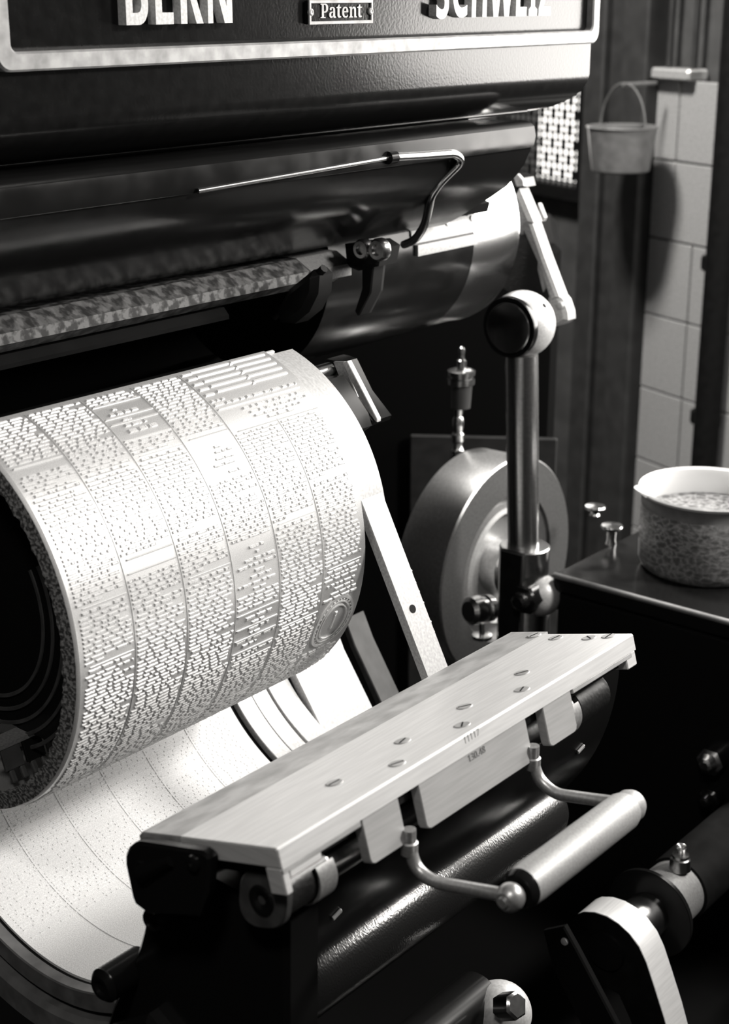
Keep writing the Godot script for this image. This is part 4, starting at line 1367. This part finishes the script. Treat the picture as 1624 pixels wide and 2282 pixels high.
func wheel_group() -> void:
	var o := Vector3(1.505, -0.688, -1.075)
	var t := thing("pulley_wheel", "broad turned steel pulley wheel behind the link rod", "wheel", o - YA * 0.142)
	var a := MB.new()
	a.lathe(o, ZA, [Vector2(0.0, 0.09), Vector2(0.0, 0.139), Vector2(0.002, 0.1405), Vector2(0.068, 0.1415), Vector2(0.070, 0.1395)], 90)
	obj("rim", a, M.steel_rim, t)
	var b := MB.new()
	b.lathe(o, ZA, [Vector2(0.070, 0.1395), Vector2(0.070, 0.096), Vector2(0.066, 0.093)], 90)
	obj("face", b, M.dull_face, t)
	var c := MB.new()
	c.lathe(o, ZA, [Vector2(0.066, 0.0935), Vector2(0.054, 0.090), Vector2(0.054, 0.080), Vector2(0.064, 0.078), Vector2(0.066, 0.072), Vector2(0.056, 0.066), Vector2(0.05, 0.045), Vector2(0.05, 0.0)], 80)
	obj("dished_web", c, M.steel_dull, t)
	var h := MB.new()
	h.lathe(o, ZA, [Vector2(0.04, 0.036), Vector2(0.072, 0.034), Vector2(0.076, 0.030), Vector2(0.076, 0.0)], 40)
	obj("hub", h, M.steel, t)
	# panel behind the wheel
	var pn := thing("back_panel", "dim grey upright sheet panel behind the pulley wheel", "panel", Vector3(1.78, -1.5, -1.24))
	var q := MB.new()
	var p0 := PY(914, 968, -0.62)
	var p1 := PY(1242, 976, -0.62)
	var pd := (p1 - p0).normalized()
	q.box((p0 + p1) / 2.0 - YA * 0.44, Vector3(p0.distance_to(p1), 0.88, 0.008), 0.002, Basis(pd, YA, pd.cross(YA)))
	obj("sheet", q, M.sooty, pn)
	var dh := thing("added_housing", "added black housing that darkens the gap behind the grey panel and pulley wheel", "housing", Vector3(1.8, -1.5, -1.5))
	var hm := MB.new()  # box added so the gap behind the wheel reads dark
	var hc := (p0 + p1) / 2.0 + pd * (-0.14)
	hm.box(Vector3(hc.x, -0.92, hc.z) + pd.cross(-YA) * 0.17, Vector3(p0.distance_to(p1) + 0.27, 1.16, 0.32), 0.01, Basis(pd, YA, pd.cross(YA)))
	obj("box", hm, M.matt_black, dh)
	# cup oiler
	var zz := -1.10
	var ob := PZ(1019, 1012, zz)
	var ol := thing("cup_oiler", "small brass drip oiler on a knotted stem beside the wheel", "oiler", ob)
	var k := PZ(1019, 912, zz).y - ob.y
	var st := MB.new()
	st.lathe(ob, YA, [Vector2(-0.03, 0.009), Vector2(0.006, 0.009), Vector2(0.008, 0.007), Vector2(k * 0.25, 0.006), Vector2(k * 0.3, 0.0085), Vector2(k * 0.45, 0.0085), Vector2(k * 0.5, 0.006), Vector2(k * 0.62, 0.0075), Vector2(k * 0.78, 0.0075), Vector2(k * 0.84, 0.0055), Vector2(k, 0.007)], 20)
	obj("stem", st, M.brass, ol)
	var cb := PZ(1026, 908, zz)
	var k2 := PZ(1028, 848, zz).y - cb.y
	var gl := MB.new()
	gl.lathe(cb, YA, [Vector2(0, 0.0), Vector2(0, 0.0125), Vector2(k2 * 0.4, 0.0135), Vector2(k2, 0.0145), Vector2(k2, 0.0)], 28)
	obj("cup", gl, M.oil_glass, ol)
	var cp := MB.new()
	cp.lathe(cb + YA * k2, YA, [Vector2(-0.004, 0.0145), Vector2(-0.004, 0.0172), Vector2(0.003, 0.0172), Vector2(0.004, 0.015), Vector2(0.007, 0.015), Vector2(0.008, 0.0175), Vector2(0.013, 0.0175), Vector2(0.015, 0.012), Vector2(0.015, 0.006), Vector2(0.026, 0.0065), Vector2(0.028, 0.004), Vector2(0.034, 0.0035), Vector2(0.037, 0.0045), Vector2(0.042, 0.0035), Vector2(0.044, 0.0)], 28)
	obj("cap", cp, M.brass, ol)
	# small cock valve low by the link
	var v0 := PX(1065, 1352, 1.38)
	var vv := thing("drain_cock", "small steel drain cock with a spindle beneath the wheel", "valve", PX(1075, 1418, 1.38))
	var m := MB.new()
	m.lathe(v0 - XA * 0.02, XA + ZA * 0.25 - YA * 0.1, [Vector2(0, 0.0), Vector2(0, 0.012), Vector2(0.004, 0.0165), Vector2(0.016, 0.0175), Vector2(0.018, 0.015), Vector2(0.024, 0.015), Vector2(0.026, 0.0172), Vector2(0.034, 0.016), Vector2(0.036, 0.0)], 26)
	obj("body", m, M.steel, vv)
	m = MB.new()
	m.tube([PX(1073, 1385, 1.38), PX(1074, 1414, 1.38)], 0.0035, 10)
	m.lathe(PX(1074, 1416, 1.38), YA, [Vector2(-0.003, 0.0), Vector2(-0.003, 0.012), Vector2(0.001, 0.012), Vector2(0.002, 0.004)], 16)
	obj("spindle", m, M.steel, vv)
	# rails that run down behind the clamp table
	var rails := thing("guide_rail", "wide pale steel guide rail sloping down behind the table", "rail", PX(790, 1600, 1.04), "")
	var e := MB.new()
	e.xprism(pxpoly([[700, 1425], [716, 1470], [785, 1612], [800, 1660], [790, 1664], [705, 1480], [690, 1435]], 1.04), 1.0, 1.075, 0.001)
	obj("rail", e, M.light_metal, rails)
	var r2 := thing("guide_bar", "narrow dark steel guide bar between the pale rail and the strip", "bar", PX(880, 1560, 1.12), "")
	e = MB.new()
	e.xprism(pxpoly([[790, 1370], [812, 1430], [868, 1550], [885, 1590], [872, 1592], [800, 1432], [780, 1374]], 1.12), 1.105, 1.135, 0.001)
	obj("bar", e, M.grey_paint, r2)
	# forked arm at the top end of the core
	var fa := thing("fork_arm", "forked dark steel arm with a pale painted lit edge beside the plate end", "arm", PX(800, 955, 1.0))
	e = MB.new()
	e.xprism(pxpoly([[726, 812], [738, 797], [752, 800], [768, 806], [803, 878], [846, 934], [842, 944], [818, 952], [800, 958], [788, 890], [765, 830], [745, 815], [733, 826]], 1.0), 0.992, 1.018, 0.0015)
	obj("arm", e, M.black, fa)
	e = MB.new()
	e.xprism(pxpoly([[769, 806], [780, 803], [846, 931], [846, 939], [842, 937], [806, 884]], 0.99), 0.986, 0.992, 0.0006)
	obj("lit_edge", e, M.light_metal, fa)  # pale strip colours the face that catches the light
	e = MB.new()
	e.xprism(pxpoly([[745, 806], [768, 806], [800, 884], [786, 888], [775, 880]], 0.99), 0.988, 0.992, 0.0006)
	obj("arm_face", e, M.steel_dull, fa)
	e = MB.new()
	e.xprism(pxpoly([[776, 882], [786, 888], [818, 950], [800, 938]], 0.99), 0.988, 0.992, 0.0006)
	obj("arm_face", e, M.steel_dull, fa)
	e = MB.new()
	e.tube([PX(690, 840, 0.965), PX(733, 828, 0.99)], 0.0085, 20)
	obj("pivot_pin", e, M.steel_turned, fa)
	var db := thing("plate_stop", "black stop block pressed against the far edge of the plate", "block", PX(735, 960, 0.94))
	e = MB.new()
	e.xprism(pxpoly([[688, 848], [735, 845], [790, 930], [798, 958], [764, 985], [738, 930]], 0.952), 0.9445, 0.972, 0.002)
	obj("block", e, M.black, db)

func cabinet() -> void:
	var t := thing("side_cabinet", "black iron side cabinet with a worn, highlighted top edge under the enamel pot", "cabinet", Vector3(1.5, -1.5, -0.55))
	var a := MB.new()
	a.box(Vector3(1.52, -1.077, -0.335), Vector3(0.235, 0.846, 1.07), 0.004)
	obj("body", a, M.black, t)
	var b := MB.new()
	b.box(Vector3(1.499, -0.643, -0.335), Vector3(0.2, 0.022, 1.08), 0.004)
	obj("top", b, M.black, t)
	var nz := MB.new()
	nz.tube([Vector3(1.4005, -0.6335, -0.872), Vector3(1.4005, -0.6335, 0.2)], 0.0035, 10)  # pale strip paints the worn edge together with its highlight
	obj("worn_highlight_nosing", nz, M.zinc, t)
	for q in [[1325, 1147, 0.008], [1361, 1212, 0.02]]:
		var o := PY(q[0], q[1], -0.632)
		var s := thing("mushroom_stud", ["low bright round stud on the black cabinet top", "tall mushroom headed stud standing on the cabinet top"][0 if q[2] < 0.01 else 1], "stud", o)
		var m := MB.new()
		var k: float = q[2]
		m.lathe(o, YA, [Vector2(0.0, 0.0), Vector2(0.0, 0.007), Vector2(k * 0.3, 0.0055), Vector2(k * 0.8, 0.006), Vector2(k, 0.0125), Vector2(k + 0.0025, 0.0135), Vector2(k + 0.004, 0.0125), Vector2(k + 0.005, 0.0)], 28)
		obj("stud", m, M.steel_turned, s)
	# crackled enamel pot
	var pc := PY(1569, 1262, -0.632)
	var p := thing("enamel_pot", "crackled grey enamel pot with a pouring lip on the cabinet", "pot", pc)
	var m := MB.new()
	var hh := 0.094
	m.lathe(pc, YA, [Vector2(0.0, 0.0), Vector2(0.0, 0.068), Vector2(0.004, 0.073), Vector2(0.012, 0.0765), Vector2(0.07, 0.0778), Vector2(0.076, 0.0765)], 64)
	obj("body", m, M.crackle, p)
	m = MB.new()
	m.lathe(pc, YA, [Vector2(0.074, 0.0765), Vector2(0.078, 0.0752), Vector2(hh - 0.006, 0.0775), Vector2(hh - 0.003, 0.0795)], 64)
	obj("neck", m, M.zinc, p)
	m = MB.new()
	m.lathe(pc, YA, [Vector2(hh - 0.003, 0.0795), Vector2(hh, 0.0812), Vector2(hh + 0.002, 0.080), Vector2(hh, 0.0765), Vector2(hh - 0.008, 0.0735), Vector2(0.055, 0.0735)], 64)
	obj("rim", m, M.enamel, p)
	m = MB.new()
	m.lathe(pc, YA, [Vector2(0.0665, 0.0735), Vector2(0.066, 0.070), Vector2(0.064, 0.05), Vector2(0.0635, 0.0)], 48)
	obj("contents", m, M.crackle, p)
	m = MB.new()
	var ld := Vector3(-0.72, 0, -0.69).normalized()
	var side := ld.cross(YA)
	for i in 12:
		var t0 := lerpf(-1.0, 1.0, i / 12.0)
		var t1 := lerpf(-1.0, 1.0, (i + 1) / 12.0)
		var e := []
		for w in [t0, t1]:
			var up: float = cos(w * PI / 2.0)
			e.append([pc + ld * (0.0765 * cos(w * 0.3)) + side * (0.0765 * sin(w * 0.3)) + YA * (hh - 0.006), pc + ld * (0.0765 + 0.012 * up) + side * (0.0225 * w) + YA * (hh + 0.003 * up + 0.001)])
		var k: Vector3 = (ld + YA * 0.3).normalized()
		m.flat(e[0][0], e[1][0], e[1][1], e[0][1], k)
		m.flat(e[0][0] - ld * 0.002, e[1][0] - ld * 0.002, e[1][1] - ld * 0.002, e[0][1] - ld * 0.002, -k)
		m.flat(e[0][1], e[1][1], e[1][1] - ld * 0.002, e[0][1] - ld * 0.002, YA)
	obj("pouring_lip", m, M.enamel, p)

func hand_lever() -> void:
	var x := 1.10
	var t := thing("hand_lever", "curved bright steel lever on a flanged pivot shaft at the cabinet", "lever", PX(1400, 2280, x))
	var a := MB.new()
	var sil := [[1287, 2037], [1300, 2032], [1325, 2033], [1352, 2042], [1378, 2058], [1402, 2080], [1424, 2110], [1440, 2145], [1458, 2200], [1480, 2270], [1500, 2345], [1430, 2345], [1405, 2270], [1380, 2215], [1345, 2195], [1300, 2180], [1270, 2150], [1258, 2105], [1268, 2060]]
	a.xprism(pxpoly(sil, x), x, x + 0.034, 0.0008, 0.6)
	obj("lever_arm", a, M.ground, t)
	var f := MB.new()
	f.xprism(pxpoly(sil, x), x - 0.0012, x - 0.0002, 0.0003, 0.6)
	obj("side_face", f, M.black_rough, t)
	var ctr := PX(1352, 2118, x)
	var e := MB.new()
	e.lathe(ctr, -XA, [Vector2(0.0, 0.020), Vector2(0.004, 0.019), Vector2(0.0045, 0.0)], 32)
	obj("pivot_end", e, M.black_gloss, t)
	var s := MB.new()
	s.lathe(ctr, XA, [Vector2(0.03, 0.0225), Vector2(0.078, 0.0225)], 44)
	obj("pivot_shaft", s, M.steel, t)
	var d := MB.new()
	d.lathe(ctr, XA, [Vector2(0.078, 0.0), Vector2(0.078, 0.045), Vector2(0.0785, 0.046), Vector2(0.083, 0.046), Vector2(0.0835, 0.0)], 56)
	obj("shaft_flange", d, M.black, t)
	var c := MB.new()
	c.lathe(ctr, XA, [Vector2(0.0835, 0.034), Vector2(0.09, 0.032), Vector2(0.135, 0.031), Vector2(0.137, 0.024), Vector2(0.137, 0.0)], 44)
	obj("shaft_bearing", c, M.steel_dull, t)
	var c2 := MB.new()
	c2.lathe(ctr, XA, [Vector2(0.135, 0.0), Vector2(0.135, 0.034), Vector2(0.30, 0.034)], 36)
	obj("shaft_sleeve", c2, M.black_rough, t)
	var n := MB.new()
	var no := PX(1516, 1912, x + 0.125)
	n.lathe(no, YA, [Vector2(-0.012, 0.011), Vector2(0.0, 0.010), Vector2(0.001, 0.0085), Vector2(0.004, 0.0085), Vector2(0.0045, 0.0045), Vector2(0.011, 0.005), Vector2(0.0125, 0.006), Vector2(0.014, 0.005), Vector2(0.0135, 0.0035), Vector2(0.011, 0.0)], 20)
	obj("oil_cup", n, M.steel, t)

func details() -> void:
	# sloping guard strip with one rivet
	var t := thing("guard_strip", "black sloping guard strip with one white rivet below the handle", "strip", PX(1300, 2282, 1.04))
	var a := MB.new()
	a.xprism(pxpoly([[1215, 2070], [1262, 2060], [1290, 2110], [1390, 2300], [1320, 2320], [1235, 2150]], 1.05), 1.045, 1.053, 0.0015)
	obj("strip", a, M.black_gloss, t)
	var r := MB.new()
	r.lathe(PX(1258, 2098, 1.045), -XA, [Vector2(-0.001, 0.0042), Vector2(0.0014, 0.0034), Vector2(0.002, 0.0)], 16)
	obj("rivet", r, M.enamel, t)
	# lubricator ball with a hexagon nut, low in front
	var x := 0.86
	var c := PX(1112, 2258, x)
	var b := thing("bearing_knuckle", "round bright bearing knuckle with a hexagon nut under the mould", "bearing", c - YA * 0.04)
	var m := MB.new()
	m.lathe(c, (XA * 0.3 + YA * 0.35 + ZA).normalized(), arc_prof(0.026, -60.0, 90.0, 18), 40)
	obj("knuckle", m, M.light_metal, b)
	m = MB.new()
	m.tube([c + Vector3(-0.17, 0.006, -0.02), c + Vector3(0.0, 0.006, -0.02)], 0.022, 30)
	obj("cross_shaft", m, M.black_gloss, b)
	m = MB.new()
	var nd := (ZA * 0.8 + YA * 0.5 - XA * 0.1).normalized()
	m.lathe(PX(1138, 2242, x - 0.02) , nd, [Vector2(-0.01, 0.011), Vector2(0.006, 0.011), Vector2(0.008, 0.009), Vector2(0.008, 0.0)], 6, 0.0, TAU, 0.99)
	obj("hex_nut", m, M.steel, b)
	m = MB.new()
	m.box(PX(985, 2285, x - 0.05), Vector3(0.02, 0.012, 0.012), 0.002)
	obj("latch_tooth", m, M.light_metal, b)
	# metal chips lying on the mould jacket
	for q in [[748, 2036, "small pale metal chip lying on the black jacket below the roller"], [1292, 1668, "small pale metal chip beyond the right end of the roller"]]:
		var d := ray(q[0], q[1])
		var p := PX(q[0], q[1], 0.66 if q[0] < 1000 else 1.0)
		# rest the chip on the jacket barrel
		var o := Vector3(0, MY, MZ)
		var aa := d.y * d.y + d.z * d.z
		var bb := -2.0 * (d.y * o.y + d.z * o.z)
		var cc := o.y * o.y + o.z * o.z - 0.214 * 0.214
		var disc := bb * bb - 4.0 * aa * cc
		if disc > 0.0:
			p = d * ((-bb - sqrt(disc)) / 2.0 / aa)
		var nn := Vector3(0, p.y - MY, p.z - MZ).normalized()
		var ch := thing("metal_chip", q[2], "chip", p)
		var cm := MB.new()
		cm.box(p + nn * 0.001, Vector3(0.009, 0.002, 0.004), 0.0005, Basis(XA, nn, XA.cross(nn)).rotated(nn, 0.5))
		obj("chip", cm, M.type, ch)
	# hexagon bolts on the cabinet side
	for q in [[1592, 1690, 0.016, "hexagon bolt high on the cabinet side"], [1590, 1772, 0.013, "hexagon nut below the high bolt on the cabinet side"], [1612, 1895, 0.022, "short shaft stub low on the cabinet side"]]:
		var o := PX(q[0], q[1], 1.40)
		var s := thing("cabinet_bolt", q[3], "bolt", o)
		var mm := MB.new()
		var k: float = q[2]
		mm.lathe(o, -XA, [Vector2(-0.005, k), Vector2(0.012, k), Vector2(0.015, k * 0.75), Vector2(0.022, k * 0.5), Vector2(0.024, k * 0.3), Vector2(0.024, 0.0)], 6 if k < 0.02 else 28, 0.0, TAU, 0.99 if k < 0.02 else 0.8)
		obj("bolt", mm, M.steel if k > 0.014 else M.black_gloss, s)
